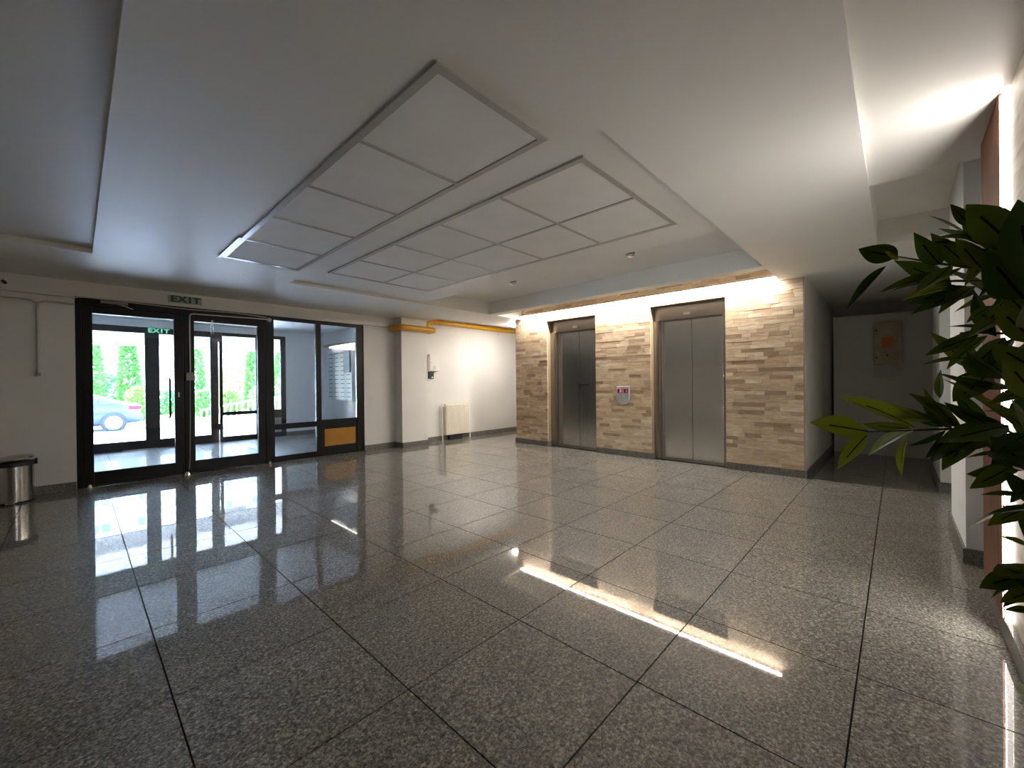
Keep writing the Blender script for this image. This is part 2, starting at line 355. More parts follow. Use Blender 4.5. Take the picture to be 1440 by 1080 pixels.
lay_tiles(fl, M['floor'], XL, XE+0.05, -0.62, YW, 0.23, 0.117)
lay_tiles(fl, M['floor'], XE+0.05, XR, 5.25, YW, 0.23, 0.117)
lay_tiles(fl, M['floor'], XE+0.05, 8.7, -0.62, 0.78, 0.23, 0.117)

# ---- ceiling (stepped)
def stepped(rects, x0, x1, y0, y1, z):
    xs = sorted({x0, x1, *[r[0] for r in rects], *[r[1] for r in rects]}); ys = sorted({y0, y1, *[r[2] for r in rects], *[r[3] for r in rects]})
    def h(cx_, cy_):
        v = z
        for r in rects:
            if r[0] < cx_ < r[1] and r[2] < cy_ < r[3]: v = r[4]
        return v
    H = {}
    mb = MB()
    for i in range(len(xs)-1):
        for j in range(len(ys)-1):
            H[i, j] = h((xs[i]+xs[i+1])/2, (ys[j]+ys[j+1])/2)
            q = H[i, j]; mb.quad((xs[i], ys[j], q), (xs[i], ys[j+1], q), (xs[i+1], ys[j+1], q), (xs[i+1], ys[j], q))
    for (i, j), a in H.items():
        b = H.get((i+1, j))
        if b is not None and abs(a-b) > 1e-6: mb.quad((xs[i+1], ys[j], a), (xs[i+1], ys[j+1], a), (xs[i+1], ys[j+1], b), (xs[i+1], ys[j], b))
        b = H.get((i, j+1))
        if b is not None and abs(a-b) > 1e-6: mb.quad((xs[i], ys[j+1], a), (xs[i+1], ys[j+1], a), (xs[i+1], ys[j+1], b), (xs[i], ys[j+1], b))
    return mb
CF0, CF1 = 1.0, 5.08                     # coffer extent in Y
rects = [(XL, 0.11, 0.55, 5.14, 2.345), (XL, 3.45, -0.7, 0.12, 2.345), (3.45, 4.85, -0.7, 0.12, 2.51),
         (1.69, 3.56, CF0, CF1, 2.33), (3.56, 4.85, CF0, CF1, 2.51), (5.03, XE+0.02, CF0, CF1, 2.51), (4.52, XR, 6.02, YW+0.1, 2.50)]
ce = stepped(rects, XL-0.1, XR, -0.7, YW+0.1, ZC).build('ceiling', M['ceil'], **S('grey white lobby ceiling with stepped recesses'))
box('roof_slab', M['ceil'], XL-0.2, XR+0.1, -0.9, 10.05, 2.58, 2.8, **S('concrete slab above the lobby ceiling'))

def tile_panel(x0, x1, y0, y1, nx, ny, z, special):
    dx, dy = (x1-x0)/nx, (y1-y0)/ny
    for i in range(nx):
        for j in range(ny):
            lower = 0.004 if (i, j) in special else 0.0
            box('ceiling_tile', M['ctile'], x0+i*dx+0.010, x0+(i+1)*dx-0.010, y0+j*dy+0.010, y0+(j+1)*dy-0.010, z-0.007+lower, z+0.004, parent=ce)
    w = 0.011
    for i in range(nx+1):
        e = 0.018 if i in (0, nx) else w
        box('grid_runner', M['runner'], x0+i*dx-e, x0+i*dx+e, y0-0.018, y1+0.018, z-0.012, z+0.001, parent=ce)
    for j in range(ny+1):
        e = 0.018 if j in (0, ny) else w
        for i in range(nx):
            box('grid_runner', M['runner'], x0+i*dx+(0.018 if i == 0 else w), x0+(i+1)*dx-(0.018 if i == nx-1 else w), y0+j*dy-e, y0+j*dy+e, z-0.0118, z+0.0008, parent=ce)
tile_panel(0.924, 1.546, 1.23, 4.42, 1, 5, ZC, set())
tile_panel(1.873, 3.127, 1.225, 4.41, 2, 5, 2.33, set())
# strips added to stand in for door light glinting on the long strip's edge
box('added_sheen_strip', M['runner'], 0.885, 0.906, 3.75, 4.44, ZC-0.016, ZC, parent=ce)
box('added_sheen_strip', M['runner'], 0.906, 1.564, 4.438, 4.446, ZC-0.013, ZC, parent=ce)

# ---- walls
wf = MB().box(XL-0.1, 0.0, YW, YW+0.15, 0, 2.58).box(3.355, XR, YW, YW+0.15, 0, 2.58).box(0.0, 3.355, YW, YW+0.15, 2.135, 2.58).build('wall_front', M['wall'], **S('white wall with the glazed entrance and radiator'))
MB().box(XL-0.1, XL, -0.7, YW, 0, 2.58).build('wall_left', M['wall'], **S('white wall at the far left of the lobby'))
box('wall_back', M['wall'], XL-0.1, XR, -0.75, -0.58, 0, 2.58, **S('white wall behind the stone and wood cladding'))
box('wall_far', M['wall'], XR-0.1, XR, -0.58, YW, 0, 2.58, **S('white wall closing the passage behind the lifts'))
# column beside the entrance
box('column', M['wall'], 3.935, 4.47, 6.36, YW, 0, 2.299, **S('square white column between entrance and radiator'))

# lift core
we = MB()
for y0, y1 in ((0.78, 1.60), (2.60, 3.515), (4.50, 5.25)): we.box(XE+0.018, XE+0.22, y0, y1, 0, 2.58)
for y0, y1 in ((1.60, 2.60), (3.515, 4.50)): we.box(XE+0.018, XE+0.22, y0, y1, 2.20, 2.58)
wel = we.build('wall_elevator', M['reveal'], **S('wall of tan travertine strips holding two lift doors'))
MB().box(XE+0.30, 8.4, 0.80, 5.24, 0, 2.58).build('wall_core', M['blackp'], **S('dark lift shaft behind the stone wall'))
box('wall_passage', M['wall'], XE+0.22, 8.6, 5.20, 5.25, 0, 2.58, **S('white side of the lift core facing the radiator'))
box('wall_corridor', M['wall'], XE+0.005, 8.7, 0.765, 0.80, 0, 2.58, **S('grey white side wall of the dark corridor'))
# stone strips
random.seed(11)
RH = 0.0475; strips = []
segs_low = [(0.78, 1.60), (2.60, 3.515), (4.50, 5.25)]
z = 0.09; row = 0
while z < 2.50:
    zt = min(z+RH, 2.505)
    segs = segs_low if z < 2.19 else [(0.78, 5.25)]
    if z < 2.20 < zt: zt = 2.20
    for (a, b) in segs:
        y = a; first = True
        while y < b-1e-4:
            L = random.choice((0.10, 0.15, 0.18, 0.22, 0.27, 0.32))*random.uniform(0.85, 1.15)
            if first: L *= random.uniform(0.4, 1.0); first = False
            if b-(y+L) < 0.05: L = b-y
            if not (z > ZC and (y+L < CF0 or y > CF1)): strips.append((y, y+L, z, zt, random.uniform(0, 0.0025)))
            y += L
    z = zt; row += 1
strips.sort(key=lambda s: math.hypot(XE, s[0]) - 3*(s[1]-s[0])*(s[3]-s[2])*40 + (3 if s[3] > 2.34 else 0))
unit = MB().box(-0.5, 0.5, -0.5, 0.5, -0.5, 0.5).mesh('stone_strip', M['strip'])
rest = MB()
for k, (a, b, z0, z1, d) in enumerate(strips):
    g = 0.0012
    if k < 300:
        o = bpy.data.objects.new('stone_strip', unit); col.objects.link(o); o.parent = wel
        x0, x1 = XE-d, XE+0.019
        o.location = ((x0+x1)/2, (a+b)/2, (z0+z1)/2); o.scale = (x1-x0, b-a-g, z1-z0-g)
    else: rest.box(XE-d, XE+0.019, a+g/2, b-g/2, z0+g/2, z1-g/2)
rest.build('stone_strips', M['strip'], wel, kind='stuff')
box('corner_trim', M['reveal'], XE-0.006, XE+0.02, 0.768, 0.7799, 0.09, 2.298, parent=wel)

# baseboards
bb = MB()
for y0, y1 in ((0.775, 1.60), (2.60, 3.515), (4.50, 5.262)): bb.box(XE-0.022, XE+0.018, y0, y1, 0, 0.088)
for yy in (2.59, 4.49): bb.box(XE-0.022, XE+0.12, yy, yy+0.012, 0, 0.088)
bb.build('baseboard_elevator', M['base'], bevel=0.002, **S('grey granite skirting under the travertine wall'))
MB().box(XL, -0.003, YW-0.015, YW, 0, 0.088).box(3.357, 3.935, YW-0.015, YW, 0, 0.088).box(3.92, 3.935, 6.345, YW-0.015, 0, 0.088).box(3.92, 4.485, 6.345, 6.36, 0, 0.088).box(4.47, 4.485, 6.36, YW-0.015, 0, 0.088).box(4.485, XR-0.1, YW-0.015, YW, 0, 0.088).build('baseboard_front', M['base'], bevel=0.002, **S('grey granite skirting along the entrance wall'))
box('baseboard_corridor', M['base'], XE-0.022, 8.4, 0.748, 0.765, 0, 0.088, bevel=0.002, **S('granite skirting of the dark corridor'))
box('baseboard_passage', M['base'], XE-0.02, 8.6, 5.25, 5.265, 0, 0.088, **S('granite skirting behind the lift core'))

# ---- lift doors
def lift(num, yr, yl, a, b, label, lever):
    # wall opening yr..yl ; leaves a..b
    d = empty('door_%d' % num, (XE+0.2, (a+b)/2, 0), **S(label))
    def bx(nm, mt, x0, x1, y0, y1, z0, z1, **k): return box(nm, mt, x0, x1, y0, y1, z0, z1, parent=d, **k)
    xp = XE+0.20
    bx('jamb', M['steelj'], XE+0.10, xp+0.04, b, yl-0.001, 0, 2.0, bevel=0.003)
    bx('jamb', M['steelj'], XE+0.10, xp+0.04, yr+0.001, a, 0, 2.0, bevel=0.003)
    bx('jamb', M['steelj'], XE+0.15, xp+0.02, b-0.02, b, 0, 2.0, bevel=0.002)
    h = bx('header', M['steelj'], XE+0.13, xp+0.04, yr+0.001, yl-0.001, 2.0, 2.199, bevel=0.002)
    yc = (a+b)/2
    pl = box('sign_plate', M['alu'], XE+0.127, XE+0.13, yc-0.005, yc+0.085, 2.05, 2.085); pl.parent = h; pl.location -= (d.location + h.location)
    for y0, y1 in ((a, yc-0.003), (yc+0.003, b-0.02)):
        bx('door_leaf', M['steel'], xp, xp+0.03, y0, y1, 0.012, 1.998, bevel=0.0008)
    bx('sill', M['steelj'], XE+0.10, xp+0.04, yr+0.001, yl-0.001, 0.0, 0.008)
    bx('back_plate', M['blackp'], xp+0.05, xp+0.06, yr+0.001, yl-0.001, 0, 2.19)
    if lever:
        lv = MB().box(-0.012, 0.0, -0.20, 0.0, -0.008, 0.008).box(-0.014, 0.0, -0.008, 0.012, -0.07, 0.012).build('lever', M['blackp'], d, bevel=0.003)
        lv.location = Vector((xp-0.003, yc+0.005, 1.10)) - d.location
lift(3, 3.515, 4.50, 3.50-0.005+0.03, 4.385, 'lift door with a dark lever bar across its leaves', True)
lift(4, 1.60, 2.60, 1.66, 2.515, 'lift door without lever beside the travertine wall end', False)

# call panel
cp = empty('call_panel', (XE-0.012, 3.03, 0.93), **T('grey lift call panel with two red digit displays', 'call panel'))
def shield():
    mb = MB(); pts = []
    w, h0, h1 = 0.105, 0.125, -0.07
    pts = [(-w, h0), (w, h0), (w, h1)] + [(w*math.cos(t), h1-0.085*math.sin(t)) for t in [math.pi*k/10 for k in range(1, 10)]] + [(-w, h1)]
    n = len(pts)
    mb.v = [(0.004, y, z) for y, z in pts] + [(-0.016, y*0.97, z*0.97) for y, z in pts]
    mb.f = [tuple(range(n)), tuple(reversed(range(n, 2*n)))] + [(i, n+i, n+(i+1) % n, (i+1) % n) for i in range(n)]
    return mb
shield().build('face_plate', M['panel'], cp)
ry = Matrix(((0, 0, -1, 0), (-1, 0, 0, 0), (0, 1, 0, 0), (0, 0, 0, 1)))     # text facing -X, reading to the right from -X side
for yy, mt in ((0.05, 'red'), (-0.05, 'redd')):
    ds = box('display', M['blackp'], -0.019, -0.014, yy-0.036, yy+0.036, 0.025, 0.085); ds.parent = cp
    t = text_obj('digit', '3', M[mt], 0.062, Matrix.Translation((-0.0035, -0.012, 0)) @ ry, ds, extrude=0.0004)
b_ = MB().lathe([(0.020, 0), (0.020, -0.006), (0.016, -0.008)], seg=16, axis='x').build('call_button', M['greyp'], cp, smooth=True); b_.location = (-0.016, 0.0, -0.035)
b_ = MB().lathe([(0.006, 0), (0.006, -0.003)], seg=10, axis='x').build('screw', M['greyp'], cp); b_.location = (-0.016, 0.0, 0.108)

# ---- cove LED
lc = empty('cove_led_strip', (XE-0.06, (CF0+CF1)/2, 2.335), **T('glowing warm LED strip along the top of the travertine wall', 'led strip'))
hl = (CF1-CF0)/2-0.01
MB().box(0.012, 0.022, -hl, hl, 0.0025, 0.022).build('profile', M['alu'], lc)
for q in range(5): box('bracket', M['alu'], 0.012, 0.058, -hl+0.2+q*0.9-0.01, -hl+0.2+q*0.9+0.01, 0.012, 0.02).parent = lc
MB().box(-0.014, 0.012, -hl, hl, 0.0025, 0.006).build('profile_flange', M['alu'], lc)
e = MB(); e.quad((0.010, -hl, -0.002), (-0.013, -hl, 0.0015), (-0.013, hl, 0.0015), (0.010, hl, -0.002))
e.build('diffuser', M['ledc'], lc)

# ---- smoke detectors under the coffer border
for k, (x, y) in enumerate(((4.08, 3.80), (4.08, 2.08))):
    zz = 2.51
    sd = empty('smoke_detector', (x, y, zz), **T(('round ceiling detector hanging nearer the entrance side' if k == 0 else 'round ceiling detector hanging nearer the stone cladding side'), 'detector', 'ceiling detectors'))
    MB().lathe([(0.052, 0), (0.052, -0.012), (0.045, -0.016)], seg=20).build('base', M['greyp'], sd, smooth=True)
    MB().lathe([(0.03, -0.016), (0.03, -0.026)], seg=16).build('neck', M['blackp'], sd, smooth=True)
    MB().lathe([(0.046, -0.026), (0.048, -0.034), (0.03, -0.048), (0.012, -0.052)], seg=20).build('sensor_head', M['chrome'], sd, smooth=True)

# ---- passage lamp behind the lift corner
def ceiling_lamp(loc, label, mt='lampc'):
    pl = empty('ceiling_lamp', loc, **T(label, 'lamp', 'round ceiling lamps'))
    MB().lathe([(0.10, 0), (0.10, -0.012), (0.09, -0.016)], seg=24).build('ring', M['whitep'], pl, smooth=True)
    MB().lathe([(0.088, -0.016), (0.08, -0.03), (0.05, -0.038)], seg=24).build('diffuser', M[mt], pl, smooth=True)
ceiling_lamp((6.06, 5.62, ZC), 'small round lit ceiling lamp in the passage behind the lifts')

# ---- right side: stone slabs, wood panel, LED, pilasters
PANELS = [(2.722, 3.25), (1.76, 2.15), (-0.27, 0.26), (-1.20, -0.67)]
for nm_, a_, b_, lab_ in (('wall_right', 2.155, 2.712, 'veined travertine slabs next to the wood panel by the pilaster'), ('wall_right_plant', 0.285, 1.735, 'veined travertine slabs behind the potted plant'), ('wall_right_middle', -0.645, -0.295, 'narrow travertine slabs between two wood panels'), ('wall_rear', XL, -1.225, 'veined travertine slabs at the rear of the right wall')):
    wr = MB().box(a_, b_, -0.579, YR-0.019, 0, 2.345).build(nm_, M['slab'], **S(lab_))
    n_ = max(1, round((b_-a_)/0.66)); w_ = (b_-a_-0.004)/n_
    for i_ in range(n_):
        for z0, z1 in ((0.089, 1.20), (1.202, 2.343)):
            box('stone_slab', M['slab'], a_+i_*w_+0.001, a_+(i_+1)*w_-0.001, YR-0.0189, YR, z0, z1).parent = wr
MB().box(XL, 3.25, YR-0.03, YR+0.022, 0, 0.088).build('baseboard_right', M['base'], bevel=0.003, **S('grey granite skirting under the wood and stone cladding'))
def wood_panel(x0, x1, label, leds):
    w = empty('wood_panel', ((x0+x1)/2, YR+0.025, 0.09), **T(label, 'wall panel', 'fluted wood panels'))
    W = x1-x0; mb = MB(); n = int(W/0.022)
    box('backing', M['wood'], -W/2, W/2, -0.20, -0.008, 0, 2.25).parent = w
    for i in range(n):
        a = -W/2+i*W/n; mb.box(a+0.002, a+W/n-0.002, -0.009, 0.0, 0, 2.25)
    mb.build('flutes', M['wood'], w, kind='stuff')
    for sg, led_label in leds:            # -1: strip on the low-x edge, +1: on the high-x edge
        l = empty('vertical_led_strip', (x0-0.005 if sg < 0 else x1+0.005, YR, 0.09), **T(led_label, 'led strip', 'vertical led strips'))
        a, b = sorted((0.001*sg, -0.004*sg)); MB().box(a, b, 0.0, 0.018, 0.0, 2.24).build('profile', M['alu'], l)
        q = [(0.018*sg, 0.019, 0.002), (0.003*sg, 0.019, 0.002), (0.003*sg, 0.019, 2.24), (0.018*sg, 0.019, 2.24)]
        e = MB(); e.quad(*(q if sg < 0 else q[::-1])); e.build('diffuser', M['ledw'], l)
        q = [(0.018*sg, 0.002, 0.002), (0.018*sg, 0.019, 0.002), (0.018*sg, 0.019, 2.24), (0.018*sg, 0.002, 2.24)]
        e = MB(); e.quad(*(q if sg < 0 else q[::-1])); e.build('diffuser_side', M['leds'], l)
wood_panel(2.722, 3.25, 'brown fluted wood panel beside the white pilaster', [(-1, 'vertical LED strip glowing at the edge of the wood panel by the pilaster')])
for (x0, x1), lab, sides in zip(PANELS[1:], ('past the potted plant', 'before the potted plant', 'at the rear end'), ((), (), ())):
    wood_panel(x0, x1, 'brown fluted wood panel ' + lab, [(sg, 'LED strip on the %s edge of the wood panel ' % ('rear' if sg < 0 else 'front') + lab) for sg in sides])
for nm, x0, x1, y1, lab in (('pilaster', 3.71, 4.62, -0.30, 'white pilaster standing next to the wood panel'), ('pilaster', 5.92, 7.0, -0.31, 'white pilaster at the mouth of the dark corridor')):
    box(nm, M['wall'], x0, x1, -0.58, y1, 0, 2.51 if x0 < 5 else ZC-0.001, **S(lab))
    MB().box(x0-0.014, x1+0.014, y1, y1+0.014, 0, 0.088).box(x0-0.014, x0, -0.58, y1, 0, 0.088).build('baseboard_pilaster', M['base'], bevel=0.002, **S('granite skirting of the ' + lab))
# dark corridor
MB().box(8.13, 8.20, -0.58, 0.725, 0, 2.09).build('wall_end', M['wall'], **S('grey wall closing the dark corridor'))
MB().box(8.6, 8.7, -0.6, 0.8, 0, 2.58).build('wall_shaft', M['wall'], **S('dark wall behind the corridor end wall'))
cb = empty('electrical_cabinet', (8.13, 0.10, 1.335), **T('beige metal cabinet with an orange sticker on the corridor end wall', 'cabinet'))
box('body', M['cabinet'], -0.10, 0.0, -0.155, 0.155, 0, 0.62).parent = cb
dr = box('door', M['cabinet'], -0.112, -0.10, -0.148, 0.148, 0.008, 0.612, bevel=0.003); dr.parent = cb
st = box('sticker', M['orange'], -0.114, -0.1121, -0.055, 0.06, 0.245, 0.395); st.parent = dr; st.location -= dr.location
for yy, z_ in ((0.12, 0.50), (0.12, 0.10), (0.0, 0.13)):
    s_ = MB().lathe([(0.011, 0), (0.011, -0.006)], seg=10, axis='x').build('lock', M['blackp'], cb); s_.location = (-0.112, yy, z_)
box('notice_sheet', M['paper'], 8.126, 8.1295, -0.055, 0.255, 1.155, 1.325, **T('pale notice sheet under the beige cabinet', 'notice'))

# ------------------------------------------------------------------ entrance
D0, D1 = YW+0.02, YW+0.075       # frame depth
fr = empty('trim_1', (1.6775, YW+0.05, 0), **S('black metal frame of the glazed entrance'))
def fb(nm, x0, x1, z0, z1, par, y0=D0, y1=D1, mat='black', bevel=0.003):
    o = box(nm, M[mat], x0, x1, y0, y1, z0, z1, bevel=bevel); o.parent = par; o.location -= par.location; return o
fb('frame_post', 0.0, 0.05, 0, 2.135, fr); fb('frame_post', 1.87, 1.985, 0, 2.135, fr); fb('frame_post', 2.575, 2.655, 0, 2.135, fr); fb('frame_post', 3.235, 3.355, 0, 2.135, fr)
fb('frame_head', 0.05, 1.87, 2.045, 2.135, fr); fb('frame_head', 1.985, 2.575, 2.08, 2.135, fr); fb('frame_head', 2.655, 3.235, 2.08, 2.135, fr)
for a_, b_ in ((0.03, 0.07), (0.935, 0.965), (1.855, 1.885)): fb('rebate', a_, b_, 0.0, 2.06, fr, D1, D1+0.012)
fb('rebate', 0.05, 1.87, 2.03, 2.06, fr, D1, D1+0.012)
fb('threshold', 0.05, 1.87, 0.0, 0.012, fr)
def leaf(num, x0, x1, g0, g1, label):
    d = empty('door_%d' % num, ((x0+x1)/2, YW+0.05, 0.014), **S(label))
    fb('stile', x0, g0, 0.014, 2.04, d, bevel=0.004); fb('stile', g1, x1, 0.014, 2.04, d, bevel=0.004)
    fb('rail', g0, g1, 1.965, 2.04, d); fb('rail', g0, g1, 0.014, 0.165, d)
    fb('pane', g0, g1, 0.165, 1.965, d, D0+0.024, D0+0.032, 'glass', 0)
    bd = fb('glazing_bead', g0, g1, 1.958, 1.966, d, D0-0.002, D0+0.01, 'alu', 0)
    return d
d1 = leaf(1, 0.053, 0.948, 0.135, 0.852, 'black framed glass door with a dark lock box')
d2 = leaf(2, 0.952, 1.867, 1.055, 1.775, 'black framed glass door with a pale cable around it')
lb = fb('lock_box', 0.845, 0.925, 0.74, 1.22, d1, D0-0.05, D0-0.001, 'black'); 
for z_ in (1.0, 1.02, 1.04):
    q = fb('lock_mark', 0.878, 0.892, z_-0.008, z_+0.008, d1, D0-0.0525, D0-0.05, 'whitep', 0)
hd = MB().tube([(0.80, D0-0.02, 1.22), (0.80, D0-0.06, 1.20), (0.80, D0-0.06, 0.76), (0.80, D0-0.02, 0.74)], 0.011, 10).build('pull_handle', M['black'], d1, smooth=True); hd.location = -d1.location
fb('strike_box', 0.965, 1.04, 1.20, 1.30, d2, D0-0.035, D0-0.001, 'greyp')
hd = MB().tube([(1.16, D0-0.002, 1.02), (1.16, D0-0.05, 1.02)], 0.008, 8).build('knob_spindle', M['black'], d2); hd.location = -d2.location
# closer of the left leaf, spring of the right leaf
cl = empty('door_closer', (0.33, D0-0.02, 2.06), **T('dark door closer with a bright arm above the lock box door', 'door closer'))
box('body', M['greyp'], -0.13, 0.10, -0.03, 0.02, 0.022, 0.05, bevel=0.004).parent = cl
ar = MB().tube([(0.0, -0.02, 0.02), (0.06, -0.09, 0.0), (0.14, -0.03, -0.025)], 0.008, 8).build('arm', M['chrome'], cl, smooth=True)
sp = empty('coil_spring', (1.24, D0-0.02, 1.80), **T('chrome coil spring on the door with the pale cable', 'spring'))
pts = [(0.018*math.cos(t*0.7), -0.02+0.018*math.sin(t*0.7), 0.15-0.15*t/50) for t in range(51)]
MB().tube(pts, 0.004, 6).build('coil', M['chrome'], sp, smooth=True)
MB().tube([(0, -0.02, 0.16), (0, -0.02, 0.19)], 0.012, 10).build('cap', M['chrome'], sp)
# sidelights
def sidelight(num, x0, x1, z0, z1, label, y=D0+0.028):
    w = empty('window_%d' % num, ((x0+x1)/2, YW+0.05, z0), **S(label)); fb('pane', x0, x1, z0, z1, w, y-0.004, y+0.004, 'glass', 0); return w
w1 = sidelight(1, 1.985, 2.575, 0.085, 2.08, 'narrow glazed sidelight with a low crossbar'); fb('crossbar', 1.985, 2.575, 0.475, 0.555, w1); fb('bottom_rail', 1.985, 2.575, 0.0, 0.085, w1)
w2 = sidelight(2, 2.655, 3.235, 0.57, 2.08, 'glazed sidelight above an ochre board'); fb('bottom_rail', 2.655, 3.235, 0.0, 0.57, w2, D0+0.008, D1); fb('ochre_board', 2.70, 3.205, 0.148, 0.42, w2, D0+0.002, D0+0.008, 'ochre', 0)
# exit signs
def exit_sign(x, y, z, label, lit, w=0.33):
    s = empty('exit_sign', (x, y, z), **T(label, 'exit sign'))
    box('plate', M['exitp'] if not lit else M['blackp'], -w/2, w/2, -0.012, 0.0, -0.045, 0.045, bevel=0.002).parent = s
    for i_, ch in enumerate('EXIT'):
        text_obj('letter', ch, M['exitg'] if lit else M['exitt'], 0.105, Matrix.Translation(((-0.115, -0.032, 0.045, 0.115)[i_], -0.0125, 0)) @ Matrix.Rotation(math.pi/2, 4, 'X') @ Matrix.Scale(1.25, 4, (1, 0, 0)), s, extrude=0.0008, bold=0.004)
exit_sign(0.965, YW, 2.22, 'translucent EXIT sign on the lintel over the entrance doors', False, 0.34)
# cable around the right leaf and wire along the lintel
cw = MB().tube([(1.90, D0-0.02, 2.075), (1.7, D0-0.02, 2.07), (1.05, D0-0.02, 2.055), (1.015, D0-0.02, 2.045), (1.005, D0-0.02, 2.02), (1.005, D0-0.02, 1.30)], 0.009, 8).build('cable', M['cablepl'], smooth=True, **T('pale cable running around the corner of the entrance door', 'cable'))
MB().tube([(1.003, D0-0.012, 1.20), (1.0, D0-0.012, 0.7), (0.992, D0-0.012, 0.2), (0.985, D0-0.012, 0.06)], 0.006, 8).build('cable', M['greyp'], smooth=True, **T('pale cable hanging below the strike box of the door', 'cable'))
MB().tube([(XL, YW-0.006, 2.125), (-0.35, YW-0.008, 2.118), (-0.01, YW-0.012, 2.110), (0.03, YW-0.012, 2.125), (0.12, YW-0.012, 2.128), (0.5, YW-0.014, 2.118), (1.0, YW-0.014, 2.105), (1.5, YW-0.014, 2.118), (1.88, YW-0.014, 2.10)], 0.006, 8).build('wire', M['cablepl'], smooth=True, **T('thin pale wire strung along the top of the entrance', 'wire'))
sn = empty('door_sensor', (1.92, D0, 2.07), **T('small pale round sensor on the entrance frame post', 'sensor'))
MB().lathe([(0.032, 0), (0.032, -0.02), (0.022, -0.03)], seg=18, axis='y').build('dome', M['greyp'], sn, smooth=True)
for x_, lab in ((0.10, 'small bright floor stop beside the entrance frame post'), (0.955, 'bright metal floor stop where the entrance doors meet'), (1.90, 'small bright floor stop before the sidelight')):
    st = MB().lathe([(0.022, 0), (0.022, 0.012), (0.014, 0.03), (0.014, 0.04)], seg=14).build('door_stop', M['chrome'], smooth=True, **T(lab, 'door stop', 'door stops')); st.location = (x_, YW-0.03 if x_ != 0.955 else YW-0.06, 0.0); st.scale = (1, 1, 1) if x_ != 0.955 else (1.9, 1.9, 1.2)

# conduit on the left wall
cd = empty('conduit', (-0.268, YW, 1.25), **T('painted T shaped conduit drop on the wall beside the entrance', 'conduit'))
MB().tube([(0, -0.012, 0.03), (0, -0.012, 0.74)], 0.010, 8).build('pipe', M['conduit'], cd, smooth=True)
MB().tube([(-0.12, -0.012, 0.80), (-0.05, -0.012, 0.795), (-0.012, -0.012, 0.775), (0, -0.012, 0.74), (0.012, -0.012, 0.775), (0.05, -0.012, 0.795), (0.26, -0.012, 0.79)], 0.010, 8).build('tee', M['conduit'], cd, smooth=True)
MB().tube([(-1.2, -0.012, 0.80), (-0.12, -0.012, 0.80)], 0.008, 8).build('pipe', M['conduit'], cd, smooth=True)
box('end_cap', M['greyp'], -0.018, 0.018, -0.03, 0.0, 0.0, 0.035, bevel=0.004).parent = cd
cc = empty('security_camera', (-0.50, YW, 2.20), **T('small white security camera at the top of the left wall', 'camera'))
box('housing', M['whitep'], -0.06, 0.03, -0.07, 0.0, -0.06, 0.05, bevel=0.006).parent = cc
MB().tube([(0.01, -0.07, 0.0), (0.025, -0.11, -0.02)], 0.016, 12).build('lens', M['blackp'], cc, smooth=True)

# pedal bin
bn = empty('pedal_bin', (-0.44, 6.36, 0), **T('stainless steel pedal bin with a tilted lid by the entrance', 'bin'))
MB().lathe([(0.150, 0.0), (0.152, 0.02)], seg=32).build('base_ring', M['blackp'], bn, smooth=True)
MB().lathe([(0.146, 0.02), (0.148, 0.36)], seg=40).build('body', M['binst'], bn, smooth=True)
MB().lathe([(0.152, 0.36), (0.154, 0.40), (0.146, 0.402)], seg=32).build('rim', M['blackp'], bn, smooth=True)
ld = MB().lathe([(0.150, 0.0), (0.152, 0.014), (0.12, 0.03), (0.05, 0.04)], seg=32).build('lid', M['binst'], bn, smooth=True); ld.location = (0, 0, 0.418); ld.rotation_euler = (0, math.radians(-7), 0)
box('hinge', M['blackp'], 0.148, 0.168, -0.03, 0.03, 0.36, 0.415, bevel=0.004).parent = bn
box('pedal', M['chrome'], -0.03, 0.03, -0.19, -0.13, 0.005, 0.02, bevel=0.003).parent = bn

# ---- gas pipe, radiator, boxes
gp = empty('gas_pipe', (4.2, 6.3, 2.12), **T('yellow painted gas pipe bending round the white column', 'pipe'))
def arc(c, r, a0, a1, u, v, n=7): return [tuple(Vector(c)+Vector(u)*r*math.cos(a0+(a1-a0)*k/n)+Vector(v)*r*math.sin(a0+(a1-a0)*k/n)) for k in range(n+1)]
def sub(pts, o): return [tuple(Vector(p)-o.location) for p in pts]
pr = 0.052; yp = 6.29; yw2 = 6.53
MB().tube(sub([(3.87, YW-0.001, 2.12), (3.87, yp+0.07, 2.12)] + arc((3.94, yp+0.07, 2.12), 0.07, 0, math.pi/2, (-1, 0, 0), (0, -1, 0)) + [(4.53, yp, 2.12)], gp), pr, 14).build('pipe', M['yellow'], gp, smooth=True)
MB().tube(sub([(4.50, yp, 2.12), (4.56, yp, 2.12), (4.60, yp+0.04, 2.12), (4.60, yw2-0.06, 2.12), (4.60, yw2, 2.16), (4.60, yw2, 2.26), (4.64, yw2, 2.315), (4.72, yw2, 2.325)], gp), 0.055, 14).build('elbow', M['yellow'], gp, smooth=True)
MB().tube(sub([(4.70, yw2, 2.325), (8.9, yw2, 2.325)], gp), pr, 14).build('pipe', M['yellow'], gp, smooth=True)
for xx in (4.92, 6.62): MB().tube(sub([(xx-0.02, yw2, 2.325), (xx+0.02, yw2, 2.325)], gp), 0.057, 14).build('collar', M['yellow'], gp, smooth=True)
MB().tube(sub([(6.55, yw2, 2.27), (6.55, yw2, 2.22), (6.55, YW, 2.20)], gp), 0.008, 8).build('bracket', M['cream'], gp)
MB().tube([(3.30, YW-0.006, 2.14), (3.70, YW-0.006, 2.135), (3.84, YW-0.01, 2.13)], 0.006, 6).build('wire', M['cablepl'], smooth=True, **T('thin wire leading from the sidelight to the gas pipe', 'wire'))

